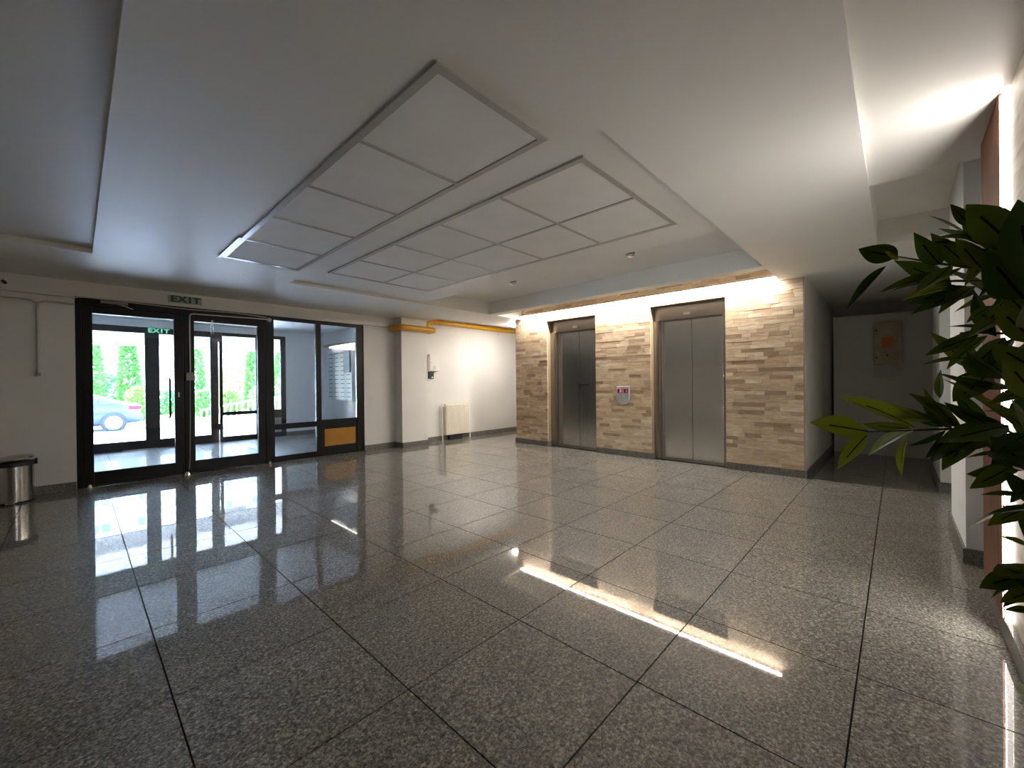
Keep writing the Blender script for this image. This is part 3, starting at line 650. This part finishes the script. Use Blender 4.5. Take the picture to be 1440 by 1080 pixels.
rd = empty('radiator', (5.31, YW, 0.0), **T('cream panel radiator low on the white wall', 'radiator'))
mb = MB().box(-0.31, 0.31, -0.10, -0.085, 0.105, 0.715)
nfl = 18
for i in range(nfl):
    a = -0.30+0.60*i/nfl; mb.box(a+0.004, a+0.60/nfl-0.006, -0.108, -0.10, 0.135, 0.69)
mb.build('front_panel', M['cream'], rd, bevel=0.002)
MB().box(-0.31, 0.31, -0.055, -0.04, 0.105, 0.715).build('rear_panel', M['cream'], rd)
g = MB()
for i in range(20): g.box(-0.30+0.03*i, -0.30+0.03*i+0.012, -0.085, -0.055, 0.70, 0.722)
g.build('top_grille', M['cream'], rd)
for sx in (-0.312, 0.302): box('side_cover', M['cream'], sx, sx+0.01, -0.10, -0.04, 0.105, 0.72).parent = rd
MB().tube([(-0.37, -0.07, 0.0), (-0.37, -0.07, 0.66), (-0.33, -0.07, 0.68), (-0.31, -0.07, 0.68)], 0.012, 10).build('supply_pipe', M['cream'], rd, smooth=True)
MB().tube([(0.31, -0.07, 0.15), (0.335, -0.07, 0.14), (0.335, -0.07, 0.0)], 0.012, 10).build('return_pipe', M['cream'], rd, smooth=True)
v_ = MB().tube([(-0.37, -0.07, 0.65), (-0.37, -0.07, 0.72)], 0.022, 12).build('valve', M['whitep'], rd, smooth=True)
MB().tube([(-0.37, -0.07, 0.27), (-0.37, -0.07, 0.30)], 0.018, 10).build('pipe_joint', M['cream'], rd)
box('floor_tray', M['blackp'], 5.10, 5.42, YW-0.10, YW-0.02, 0.0, 0.085, bevel=0.004, **T('black tray standing under the cream radiator', 'tray'))
db = empty('distribution_box', (4.77, YW, 1.37), **T('white distribution box on the wall above the radiator', 'electrical box'))
box('case', M['whitep'], -0.115, 0.125, -0.06, 0.0, 0.0, 0.32, bevel=0.004).parent = db
dr = box('cover', M['whitep'], -0.105, 0.115, -0.066, -0.06, 0.01, 0.31, bevel=0.002); dr.parent = db
lk = box('catch', M['greyp'], -0.092, -0.08, -0.07, -0.066, 0.15, 0.175); lk.parent = db
tg = box('label_tag', M['paper'], -0.04, 0.03, -0.0675, -0.066, 0.03, 0.10); tg.parent = db
th = empty('thermostat', (4.715, YW, 1.225), **T('black thermostat with a pale screen below the white box', 'thermostat'))
box('case', M['blackp'], -0.055, 0.055, -0.035, 0.0, 0.0, 0.13, bevel=0.008).parent = th
box('screen', M['whitep'], 0.0, 0.04, -0.037, -0.035, 0.012, 0.035).parent = th

# ------------------------------------------------------------------ vestibule
VY = 9.90; VX0, VX1 = -0.85, 4.03; VZ = 2.33
vf = MB().box(VX0-0.1, VX1+0.1, YW+0.12, VY+0.1, -0.12, -0.004).build('floor_vestibule', M['grout'], **S('grey tile floor of the entrance vestibule'))
lay_tiles(vf, M['floorv'], VX0, VX1, YW+0.12, VY+0.08, 0.35, 6.72)
MB().box(VX0-0.1, VX1+0.1, YW+0.10, VY+0.12, VZ, VZ+0.2).build('ceiling_vestibule', M['wallb'], **S('pale ceiling of the entrance vestibule'))
MB().box(VX0-0.1, VX0, YW+0.15, VY+0.1, 0, VZ).build('wall_vestibule_left', M['wallb'], **S('pale side wall of the vestibule opposite the mailboxes'))
MB().box(VX1, VX1+0.1, YW+0.15, VY+0.1, 0, VZ).build('wall_vestibule_right', M['wallb'], **S('pale blue wall carrying the mailboxes'))
MB().box(3.20, VX1, VY, VY+0.1, 0, VZ).box(VX0, 3.20, VY, VY+0.1, 2.20, VZ).build('wall_vestibule_back', M['wallb'], **S('pale wall beside the outer glazing'))
bm = MB()
bm.box(3.20, VX1, VY-0.012, VY, 0, 0.09).box(VX1-0.012, VX1, YW+0.15, VY-0.012, 0, 0.09)
bm.build('baseboard_vestibule', M['base'], **S('granite skirting of the vestibule'))
of = empty('trim_2', (1.2, VY, 0), **S('black metal frame of the outer glazing'))
O0, O1 = VY+0.0, VY+0.06
def ob(nm, x0, x1, z0, z1, mat='black'): return fb(nm, x0, x1, z0, z1, of, O0, O1, mat, 0.003 if mat == 'black' else 0)
for a, b in ((VX0, VX0+0.08), (-0.02, 0.06), (0.86, 1.06), (1.83, 2.03), (2.62, 2.74), (3.10, 3.20)): ob('frame_post', a, b, 0, 2.20)
for a, b in ((VX0+0.08, -0.02), (0.06, 0.86), (1.06, 1.83), (2.03, 2.62), (2.74, 3.10)): ob('frame_head', a, b, 2.09 if a < 2 else 2.13, 2.20)
for a, b, zb in ((VX0+0.08, -0.02, 0.14), (0.06, 0.86, 0.16), (1.06, 1.83, 0.16), (2.03, 2.62, 0.10), (2.74, 3.10, 0.10)): ob('bottom_rail', a, b, 0, zb)
ob('crossbar', 2.03, 2.62, 0.53, 0.60); ob('crossbar', 2.74, 3.10, 0.42, 0.60); ob('infill_board', 2.74, 3.10, 0.10, 0.42, 'greyp')
for k, (a, b, z0, z1) in enumerate(((VX0+0.08, -0.02, 0.14, 2.09), (0.06, 0.86, 0.16, 2.09), (1.06, 1.83, 0.16, 2.09), (2.03, 2.62, 0.10, 0.53), (2.03, 2.62, 0.60, 2.13), (2.74, 3.10, 0.60, 2.13))):
    pn = fb('pane', a, b, z0, z1, of, O0+0.025, O0+0.033, 'glasso', 0)
exit_sign(1.05, VY-0.001, 2.145, 'lit green EXIT sign above the outer glazing', True, 0.36)
dm = box('floor_spring_plate', M['alu'], 0.55, 1.02, VY-0.10, VY-0.03, 0.001, 0.012, **T('bright metal plate on the vestibule floor at the outer glazing', 'plate'))
# mailboxes
mbk = empty('mailbox_bank', (VX1, 8.70, 0.80), **T('bank of pale mailboxes with dark slots on the vestibule wall', 'mailboxes'))
ydir = [(9.30-0.28*c) for c in range(4)]
MB().box(-0.14, 0.0, 8.16-8.70+0.02, 9.31-8.70, -0.02, 1.03).build('carcass', M['mail'], mbk)
for c in range(4):
    for r_ in range(11):
        if c == 3 and r_ > 5: continue
        y1 = 9.30-0.285*c-8.70; z0 = 0.0+r_*0.0925
        d_ = box('mailbox_door', M['mail'], -0.148, -0.14, y1-0.28, y1-0.004, z0+0.004, z0+0.088, bevel=0.001); d_.parent = mbk
        s_ = box('slot', M['slot'], -0.150, -0.1478, y1-0.235, y1-0.05, z0+0.062, z0+0.074); s_.parent = d_; s_.location -= d_.location
gb = box('meter_box', M['mailg'], VX1-0.19, VX1-0.152, 8.18, 8.44, 1.38, 1.83, bevel=0.004, **T('grey blue meter box set into the mailbox bank', 'meter box'))
ml = empty('fluorescent_lamp', (VX1, 8.85, 1.99), **T('lit tube lamp above the mailboxes', 'lamp'))
box('housing', M['greyp'], -0.09, 0.0, -0.95, 0.85, 0.0, 0.05, bevel=0.004).parent = ml
MB().tube([(-0.06, -0.92, -0.018), (-0.06, 0.55, -0.018)], 0.016, 10).build('tube', M['lampm'], ml)
for yy in (-0.93, 0.57): box('tube_holder', M['whitep'], -0.08, -0.04, yy-0.015, yy+0.015, -0.04, 0.0).parent = ml

# ------------------------------------------------------------------ outdoors
GZ = -0.53
box('terrace', M['concrete'], -8, 9, VY+0.06, 12.8, -0.40, -0.015, **S('pale paved terrace outside the entrance'))
box('ground', M['concrete'], -40, 60, 12.0, 19.5, -0.9, GZ+0.02, **S('sunlit pale paving in front of the building'))
box('road', M['road'], -40, 60, 19.5, 24.6, -0.9, GZ, **S('sunlit road where the car is parked'))
box('kerb', M['kerb'], -40, 60, 24.6, 24.75, -0.9, GZ+0.12, **S('kerb along the far side of the road'))
box('lawn', M['lawn'], -40, 60, 24.75, 60, -0.9, GZ+0.10, **S('green lawn beyond the road'))
cn = MB().box(-9, 10, VY+0.1, 12.6, 2.40, 2.58).box(-9, 10, 12.28, 12.6, 2.05, 2.40).build('canopy', M['canopy'], **S('pale concrete canopy with a deep edge beam outside'))
for x_ in (-6.0, 8.0): box('canopy_column', M['canopy'], x_, x_+0.35, 12.25, 12.6, -0.5, 2.05, **S('concrete column carrying the canopy edge'))
hb = box('hanging_board', M['canopy'], 2.42, 2.98, 12.20, 12.25, 1.93, 2.20, **T('pale blank board hung on the canopy beam', 'board'))
box('outer_pier', M['wallb'], 4.15, 4.75, 12.0, 12.5, -0.5, 1.95, bevel=0.05, **S('pale rounded pier outside the sidelight'))
# ramp railing on a low wall
rl = empty('ramp_railing', (2.35, 14.0, -0.5), **T('pale railing of upright bars rising along the ramp', 'railing'))
MB().prism([(0, 0), (2.6, 0), (2.6, 0.62), (0, 0.50)], 0.0, 0.15).build('low_wall', M['concrete'], rl)
MB().tube([(0, 0.07, 0.95), (1.4, 0.07, 1.22), (2.6, 0.07, 1.30)], 0.022, 8).build('top_rail', M['fence'], rl, smooth=True)
MB().tube([(0, 0.07, 0.60), (2.6, 0.07, 0.72)], 0.016, 8).build('bottom_rail', M['fence'], rl, smooth=True)
for i in range(19):
    x_ = 0.02+i*0.142; zt = 0.95+(0.27*x_/1.4 if x_ < 1.4 else 0.27+0.08*(x_-1.4)/1.2)
    b_ = box('baluster', M['fence'], x_-0.018, x_+0.018, 0.055, 0.085, 0.5, zt); b_.parent = rl
# car
CYY = 22.3
car = empty('car', (0.96, CYY, GZ), **T('dark blue sedan parked on the road beyond the paving', 'car'))
def car_body():
    # stations along x: (x, sill_z, belt_z, roof_z, half width belt, half width roof)
    st = [(0.80, 0.42, 0.90, 0.90, 0.66, 0.60), (0.76, 0.30, 0.98, 0.985, 0.78, 0.70), (0.45, 0.27, 1.0, 1.03, 0.86, 0.68), (0.10, 0.24, 0.99, 1.16, 0.89, 0.62), (-0.45, 0.22, 0.97, 1.37, 0.90, 0.60),
          (-1.0, 0.2, 0.95, 1.44, 0.90, 0.60), (-1.7, 0.2, 0.93, 1.44, 0.90, 0.60), (-2.3, 0.2, 0.91, 1.32, 0.90, 0.60), (-2.9, 0.2, 0.90, 1.0, 0.89, 0.68), (-3.4, 0.24, 0.82, 0.86, 0.86, 0.7), (-3.72, 0.3, 0.66, 0.68, 0.72, 0.6)]
    mb = MB(); K = 12
    for (x, s, b, r, wb, wr_) in st:
        ring = [(-wb*0.92, s), (-wb, s+0.12), (-wb, (s+b)/2+0.05), (-wb*0.97, b), (-wr_, r-0.03), (-wr_*0.7, r), (wr_*0.7, r), (wr_, r-0.03), (wb*0.97, b), (wb, (s+b)/2+0.05), (wb, s+0.12), (wb*0.92, s)]
        mb.v += [(x, y, z) for y, z in ring]
    for i in range(len(st)-1):
        for k in range(K):
            a, b = i*K+k, i*K+(k+1) % K; mb.f.append((a, a+K, b+K, b))
    mb.f.append(tuple(range(K))); mb.f.append(tuple(reversed(range((len(st)-1)*K, len(st)*K))))
    return mb
cb_ = car_body().build('body', M['carp'], car, smooth=True)
cb_.data.set_sharp_from_angle(angle=math.radians(60))
# side windows (both sides), built slightly proud
for sy in (-1, 1):
    def wq(x): # y at belt and roof
        return None
    for poly in ([(0.02, 1.02), (-0.38, 1.0), (-0.42, 1.30)], [(-0.46, 1.0), (-1.15, 0.98), (-1.15, 1.385), (-0.50, 1.325)], [(-1.22, 0.98), (-2.15, 0.95), (-1.75, 1.385), (-1.22, 1.385)]):
        def yy(z): 
            t = min(1, max(0, (z-0.96)/0.45)); return sy*(0.885-0.265*t+0.015)
        w_ = MB(); n = len(poly); w_.v = [(x, yy(z), z) for x, z in poly]; w_.f = [tuple(range(n)) if sy > 0 else tuple(reversed(range(n)))]
        w_.build('side_window', M['carg'], car)
for wx in (0.0, -2.70):
    for sy in (-1, 1):
        ar_ = MB().lathe([(0.375, -0.02), (0.375, 0.02)], seg=24, axis='y').build('wheel_arch', M['tyre'], car); ar_.location = (wx, sy*0.888, 0.335)
        wh = empty('wheel', (wx, sy*0.84, 0.315)); wh.parent = car
        MB().lathe([(0.22, -0.10), (0.30, -0.105), (0.315, -0.08), (0.315, 0.08), (0.30, 0.105), (0.22, 0.10)], seg=28, axis='y').build('tyre', M['tyre'], wh, smooth=True)
        MB().lathe([(0.225, -0.085), (0.225, 0.085)], seg=28, axis='y').build('rim_well', M['tyre'], wh)
        for q in range(5):
            a = 2*math.pi*q/5+0.3; sp_ = MB().box(-0.045, 0.045, -0.015, 0.015, 0.02, 0.215).build('spoke', M['rim'], wh); sp_.location = (0, sy*0.105, 0); sp_.rotation_euler = (0, a, 0)
        MB().lathe([(0.24, -0.012), (0.24, 0.012), (0.205, 0.013), (0.205, -0.013)], c=(0, sy*0.105, 0), seg=28, axis='y').build('rim', M['rim'], wh, smooth=True)
        MB().lathe([(0.05, -0.02), (0.05, 0.02)], c=(0, sy*0.11, 0), seg=14, axis='y').build('hub', M['rim'], wh)
for sy in (-1, 1):
    t_ = MB().box(0.42, 0.79, -0.05, 0.05, 0.79, 0.93).build('tail_lamp', M['tail'], car, bevel=0.02); t_.location = (0, sy*0.835, 0); t_.rotation_euler = (0, 0, sy*-0.04)
box('rear_bumper', M['carp'], 0.62, 0.86, -0.72, 0.72, 0.36, 0.62, bevel=0.06).parent = car

# foliage
def foliage(name, label, cat, loc, h, rad, mat, n, shape, group=None, lsize=0.07, trunk=True, seed=1, base=0.1):
    rnd = random.Random(seed); e = empty(name, loc, **T(label, cat, group)); mb = MB(); uv = []
    for i in range(n):
        t = rnd.random()**0.9; z = base+t*(h-base)
        if shape == 'cone': r = rad*(1-0.55*t**1.6)*min(1, (1.02-t)*9)*min(1, 0.6+t*4)
        else: r = rad*math.sqrt(max(0.02, 1-(2*t-1)**2))
        a = rnd.random()*2*math.pi; rr = r*(0.6+0.4*rnd.random()**0.5)*(0.88+0.12*math.sin(3*a+5*t))
        c = Vector((rr*math.cos(a), rr*math.sin(a), z))
        d = Vector((math.cos(a)+rnd.uniform(-.7, .7), math.sin(a)+rnd.uniform(-.7, .7), rnd.uniform(0.1, 1.2))).normalized()
        s_ = d.orthogonal().normalized(); s_ = (Matrix.Rotation(rnd.random()*6.28, 3, d) @ s_)
        L = lsize*rnd.uniform(0.7, 1.4)
        mb.quad(c-d*L*0.3-s_*L*0.1, c+s_*L*0.45+d*L*0.4, c+d*L*1.2, c-s_*L*0.45+d*L*0.4)
    mb.build('foliage', mat, e, kind='stuff')
    if trunk: MB().tube([(0, 0, 0), (0, 0, h*0.8)], [rad*0.12, rad*0.03], 8).build('trunk', M['bark'], e, smooth=True)
TH = GZ+0.1
def at(px_, Y):  # ground x for an image column on the plane y = Y
    d = ray(px_, 540); return d.x*Y/d.y
foliage('thuja_tree', 'slim conical thuja behind the rear of the parked car', 'tree', (at(181, 27.6), 27.6, TH), 4.05, 0.50, M['thuja'], 2600, 'cone', 'thuja trees', 0.11, seed=2)
foliage('thuja_tree', 'slim conical thuja behind the front of the parked car', 'tree', (at(130, 27.6), 27.6, TH), 4.00, 0.48, M['thuja'], 2000, 'cone', 'thuja trees', 0.11, seed=3)
foliage('thuja_tree', 'slim conical thuja seen past the chrome coil spring', 'tree', (at(277, 27.6), 27.6, TH), 3.56, 0.42, M['thuja'], 2000, 'cone', 'thuja trees', 0.11, seed=4)
foliage('thuja_tree', 'slim conical thuja rising behind the ramp railing', 'tree', (at(355, 27.6), 27.6, TH), 3.56, 0.48, M['thuja'], 2000, 'cone', 'thuja trees', 0.11, seed=5)
foliage('thuja_tree', 'slim conical thuja seen through the narrow sidelight', 'tree', (at(394, 27.6), 27.6, TH), 3.56, 0.50, M['thuja'], 2000, 'cone', 'thuja trees', 0.11, seed=6)
for k, (px_, Y, h, r, lab) in enumerate(((150, 30.2, 2.2, 0.8, 'low bush between the thujas beyond the car roof'), (197, 25.5, 1.5, 0.55, 'low bush at the tail of the parked car'), (232, 30.0, 1.3, 1.05, 'low bright bush seen between the outer door posts'),
        (286, 25.5, 1.3, 0.45, 'low bush beside the thuja past the coil spring'), (334, 30.4, 2.8, 1.2, 'broad bright bush above the ramp railing'), (324, 25.6, 1.3, 0.5, 'low bush at the start of the ramp railing'), (372, 25.6, 1.6, 0.8, 'low bush behind the entrance frame post'))):
    foliage('bush', lab, 'bush', (at(px_, Y), Y, TH), h, r, M['bush'], 1500, 'ball', 'bushes', 0.12, trunk=False, seed=20+k, base=0.0)
# apartment building across the road
ab = empty('apartment_building', (16.0, 60.0, GZ), **T('pale apartment block with rows of windows across the road', 'building'))
MB().box(-50, 60, 0, 10, 0, 30).build('wall', M['facade'], ab)
for fz in range(9):
    z0 = 1.0+3.1*fz
    for fx in range(-7, 6):
        x0 = fx*3.6
        w_ = box('window', M['wframe'], x0-0.85, x0+0.85, -0.06, 0.05, z0, z0+1.55); w_.parent = ab
        for dx in (-0.42, 0.42):
            p_ = box('pane', M['wpane'], x0+dx-0.34, x0+dx+0.34, -0.08, -0.06, z0+0.1, z0+1.45); p_.parent = w_; p_.location -= w_.location
    box('facade_band', M['facadeb'], -50, 60, -0.05, 0.0, z0+1.75, z0+2.75).parent = ab

# ------------------------------------------------------------------ plant
def leaf_mesh(name, fold, curl, twist, Wd=0.30):
    n, q = 9, 2; mb = MB(); uvs = []
    for i in range(n+1):
        t = i/n; w = Wd*0.5*(math.sin(math.pi*min(1, t**0.82))**0.9)*(1.0 if t < 0.98 else 0.6)
        w = max(w, 0.004)
        for j in range(-q, q+1):
            s_ = j/q; y = w*s_*math.cos(fold); z_ = abs(w*s_)*math.sin(fold) + curl*(t*t)*-1.0 + curl*0.35*t + twist*s_*w*t
            mb.v.append((t, y, z_)); uvs.append((t, 0.5+0.5*s_*(w/(Wd*0.5))))
    c = 2*q+1
    for i in range(n):
        for j in range(2*q): mb.f.append((i*c+j, (i+1)*c+j, (i+1)*c+j+1, i*c+j+1))
    me = mb.mesh(name, M['leaf'], True); ul = me.uv_layers.new(name='UVMap')
    for lp in me.loops: ul.data[lp.index].uv = uvs[lp.vertex_index]
    return me
LM = [leaf_mesh('leaf', f_, c_, t_, w_) for f_, c_, t_, w_ in ((0.25, 0.12, 0.2, 0.30), (0.4, 0.2, -0.3, 0.27), (0.15, 0.05, 0.1, 0.34), (0.5, 0.28, 0.5, 0.28), (0.3, -0.1, -0.2, 0.32))]
pot = empty('potted_plant', (1.08, -0.20, 0), **T('tall artificial plant with glossy green leaves beside the stone wall', 'plant'))
PO = pot.location.copy()
MB().lathe([(0.10, 0), (0.13, 0.26), (0.135, 0.28), (0.12, 0.28), (0.115, 0.25)], seg=28).build('pot', M['pot'], pot, smooth=True)
MB().lathe([(0.115, 0.22), (0.115, 0.25), (0.02, 0.255)], seg=20).build('soil', M['soil'], pot)
trunk = [Vector((0, 0, 0.24)), Vector((0.01, -0.005, 0.6)), Vector((-0.005, 0.0, 1.0)), Vector((0.005, 0.0, 1.4)), Vector((0, 0, 1.62))]
MB().tube(trunk, [0.014, 0.012, 0.010, 0.008, 0.005], 8).build('trunk', M['stem'], pot, smooth=True)
rl_ = random.Random(5)
LM_DAYLIT = []
for me_ in LM:
    c_ = me_.copy(); c_.materials.clear(); c_.materials.append(M['leaf_daylit']); LM_DAYLIT.append(c_)
def put_leaf(base, tip, nrm, wf=1.0, k=None, daylit=False):
    d = tip-base; L = d.length; x = d.normalized(); n_ = (nrm - x*nrm.dot(x)).normalized(); y = n_.cross(x)
    o = bpy.data.objects.new('leaf', (LM_DAYLIT if daylit else LM)[k if k is not None else rl_.randrange(len(LM))]); col.objects.link(o); o.parent = pot
    mt = Matrix((x*L, y*L*wf, n_*L)).transposed().to_4x4(); mt.translation = base-PO
    o.matrix_local = mt
def stem(pts):
    MB().tube([p-PO for p in pts], [0.004]+[0.0025]*(len(pts)-2)+[0.0012], 6).build('branch', M['stem'], pot, smooth=True)
toc = lambda p: (CAMP-p).normalized()
# leaves read off the photograph: base px, tip px, depth at base, depth at tip, width factor, normal tilt
LV = [((1222, 607), (1141, 593), .80, .80, 1.12, (0, 0, .5), 2), ((1219, 612), (1177, 657), .80, .78, .9, (.5, 0, .6), 0), ((1287, 602), (1193, 553), .80, .79, .72, (-.3, .2, .9), 1), ((1284, 603), (1220, 633), .80, .76, .75, (.2, .4, 1.2), 0),
      ((1276, 615), (1260, 668), .80, .80, .9, (.9, .2, .2), 1), ((1302, 592), (1246, 565), .80, .82, .5, (0, 0, 1), 1), ((1282, 603), (1215, 598), .84, .86, .9, (0, 0, -.4), 0), ((1310, 590), (1250, 583), .80, .80, .9, (0, 0, .8), 2),
      ((1262, 361), (1208, 351), .78, .78, 1.4, (0, 0, -.5), 2), ((1264, 362), (1245, 354), .78, .77, 1.6, (0, 0, .5), 2), ((1246, 374), (1190, 427), .78, .78, .5, (.9, 0, .3), 1), ((1323, 372), (1287, 334), .76, .74, 1.3, (.3, .2, .3), 3),
      ((1345, 388), (1242, 398), .80, .80, .5, (0, 0, 1.3), 1), ((1322, 392), (1255, 405), .80, .80, .6, (0, 0, 1), 0), ((1345, 402), (1272, 416), .78, .76, .75, (0, 0, .8), 0), ((1372, 402), (1320, 432), .76, .74, .8, (.2, .1, .9), 1),
      ((1378, 338), (1322, 330), .74, .74, 1.0, (0, 0, .9), 0), ((1352, 345), (1310, 338), .76, .76, .5, (0, 0, 1), 1), ((1365, 318), (1338, 288), .74, .74, 1.3, (.3, 0, .2), 3), ((1420, 340), (1360, 288), .70, .70, 1.5, (-.2, .1, .4), 2),
      ((1385, 345), (1352, 298), .74, .74, 1.1, (.5, 0, 0), 3), ((1405, 375), (1350, 350), .72, .72, 1.3, (0, 0, .4), 0), ((1440, 420), (1385, 355), .66, .66, 1.5, (-.1, 0, .5), 2), ((1452, 395), (1430, 280), .62, .62, 1.3, (.4, 0, 0), 0),
      ((1400, 470), (1345, 452), .76, .76, .9, (0, 0, .9), 3), ((1395, 430), (1360, 450), .74, .74, 1.0, (.2, 0, .6), 1), ((1410, 445), (1362, 470), .74, .72, .9, (.1, 0, .9), 0), ((1400, 468), (1343, 468), .76, .76, .5, (0, 0, 1.3), 1),
      ((1405, 520), (1342, 497), .76, .76, .5, (0, 0, 1.0), 1), ((1380, 508), (1300, 504), .78, .78, .3, (0, 0, 1.5), 1), ((1385, 525), (1343, 528), .76, .76, .4, (0, 0, 1.5), 1), ((1430, 545), (1350, 535), .74, .74, .6, (0, 0, -1.2), 0),
      ((1385, 560), (1328, 520), .76, .76, .5, (.3, 0, .8), 1), ((1430, 600), (1335, 530), .72, .74, .5, (.2, 0, .8), 0), ((1322, 560), (1320, 520), .78, .78, 1.0, (.9, 0, .1), 1), ((1320, 580), (1290, 555), .78, .78, .9, (.2, 0, .8), 0),
      ((1352, 600), (1280, 552), .77, .77, .8, (0, 0, .8), 2), ((1360, 592), (1296, 556), .77, .77, .6, (0, 0, 1), 0), ((1418, 598), (1320, 620), .72, .72, 1.0, (0, 0, .9), 2), ((1400, 600), (1330, 570), .74, .74, .8, (0, 0, -.6), 0),
      ((1345, 610), (1302, 640), .76, .75, .7, (.3, 0, .5), 1), ((1370, 612), (1320, 640), .76, .76, .9, (.2, 0, -.5), 0), ((1330, 605), (1280, 630), .78, .78, .7, (0, 0, -.6), 1), ((1440, 655), (1362, 668), .72, .72, 1.0, (0, 0, -.5), 2),
      ((1420, 640), (1364, 637), .72, .72, .4, (0, 0, 1.4), 1), ((1445, 610), (1392, 640), .68, .68, 1.3, (0, 0, .2), 0), ((1450, 660), (1395, 615), .68, .68, 1.4, (0, 0, .3), 2), ((1438, 585), (1385, 575), .72, .72, .6, (0, 0, 1.2), 0),
      ((1445, 700), (1385, 690), .68, .68, .5, (0, 0, 1), 1), ((1448, 715), (1390, 720), .68, .68, .5, (0, 0, 1), 0), ((1448, 770), (1412, 752), .66, .66, .8, (.2, 0, .6), 1), ((1440, 808), (1378, 826), .66, .66, 1.1, (0, 0, .3), 2),
      ((1460, 830), (1408, 845), .62, .62, 1.2, (0, 0, .6), 0), ((1455, 860), (1415, 855), .64, .64, .9, (0, 0, .6), 1), ((1460, 560), (1412, 505), .66, .66, 1.3, (.1, 0, .3), 2),
      ((1455, 480), (1400, 430), .66, .66, 1.4, (0, 0, .3), 0), ((1460, 520), (1395, 485), .66, .66, 1.3, (0, .2, -.4), 2), ((1450, 450), (1405, 400), .68, .68, 1.2, (0, 0, .6), 1)]
DAYLIT = {0, 1, 2, 3, 4, 5, 7, 9, 14}  # outer leaves given the colour with daylight painted in
for q_, (b_, t_, db_, dt_, wf, tilt, k) in enumerate(LV):
    pb, pt = P(*b_, db_), P(*t_, dt_); put_leaf(pb, pt, toc(pb)+Vector(tilt), wf*1.15, k, q_ in DAYLIT)
# denser foliage further back in the crown, along the same branches
rb = random.Random(21)
for (x0, y0, x1, y1, d0, n_) in ((1330, 372, 1470, 395, .76, 9), (1330, 398, 1470, 430, .80, 9), (1370, 470, 1470, 480, .78, 8), (1360, 515, 1470, 550, .78, 9), (1320, 600, 1470, 615, .80, 12), (1360, 335, 1470, 370, .76, 8), (1410, 650, 1470, 670, .72, 6), (1430, 710, 1480, 715, .70, 4), (1440, 815, 1490, 830, .68, 5)):
    for i in range(n_):
        t = (i+0.5)/n_; bx_, by_ = x0+(x1-x0)*t, y0+(y1-y0)*t; d_ = d0-0.08*t+rb.uniform(-.02, .03)
        a = math.radians(rb.uniform(18, 62))*rb.choice((-1, 1)); L = rb.uniform(58, 88)
        pb, pt = P(bx_, by_, d_), P(bx_-L*math.cos(a), by_+L*math.sin(a)*0.8, d_+rb.uniform(-.04, .05))
        put_leaf(pb, pt, toc(pb)*rb.uniform(0.2, 1)+Vector((rb.uniform(-.5, .5), rb.uniform(-.2, .5), rb.uniform(0, 1.2))), rb.uniform(0.85, 1.2))
for pts in ([(1500, 640, .66), (1420, 607, .73), (1340, 603, .78), (1222, 607, .80)], [(1490, 420, .66), (1400, 380, .72), (1323, 371, .76), (1264, 361, .78)], [(1490, 420, .66), (1420, 395, .74), (1345, 395, .79), (1290, 397, .80)],
            [(1490, 480, .66), (1430, 470, .73), (1390, 468, .76), (1350, 468, .76)], [(1490, 560, .66), (1430, 530, .73), (1390, 520, .76), (1350, 510, .77)], [(1495, 400, .65), (1440, 360, .69), (1385, 345, .74), (1345, 330, .75)],
            [(1500, 680, .65), (1445, 655, .70), (1400, 650, .72)], [(1505, 850, .62), (1460, 825, .64), (1440, 810, .66)], [(1500, 720, .65), (1450, 710, .68), (1410, 712, .68)]):
    stem([PO+Vector((0, 0, min(1.5, max(0.4, P(pts[0][0], pts[0][1], pts[0][2]).z-0.05)))) if i == 0 else P(*q) for i, q in enumerate(pts)])
# the rest of the crown, hanging outside the picture
for i in range(46):
    zc = rl_.uniform(0.62, 1.30); a = rl_.uniform(0, 2*math.pi); r0 = rl_.uniform(0.02, 0.10)
    b0 = PO+Vector((r0*math.cos(a), r0*math.sin(a)*0.7, zc)); dd = Vector((math.cos(a)-0.5, math.sin(a)*0.6-0.2, rl_.uniform(-0.5, 0.5))).normalized()
    tp = b0+dd*rl_.uniform(0.09, 0.13)
    if tp.y < YR+0.04 or min((q-CAMP).dot(R)/max(1e-3, (q-CAMP).dot(F)) for q in (b0, tp)) < 1.235: continue
    put_leaf(b0, tp, Vector((rl_.uniform(-.6, .6), rl_.uniform(-.2, 1), rl_.uniform(0, 1.2))), 1.1)
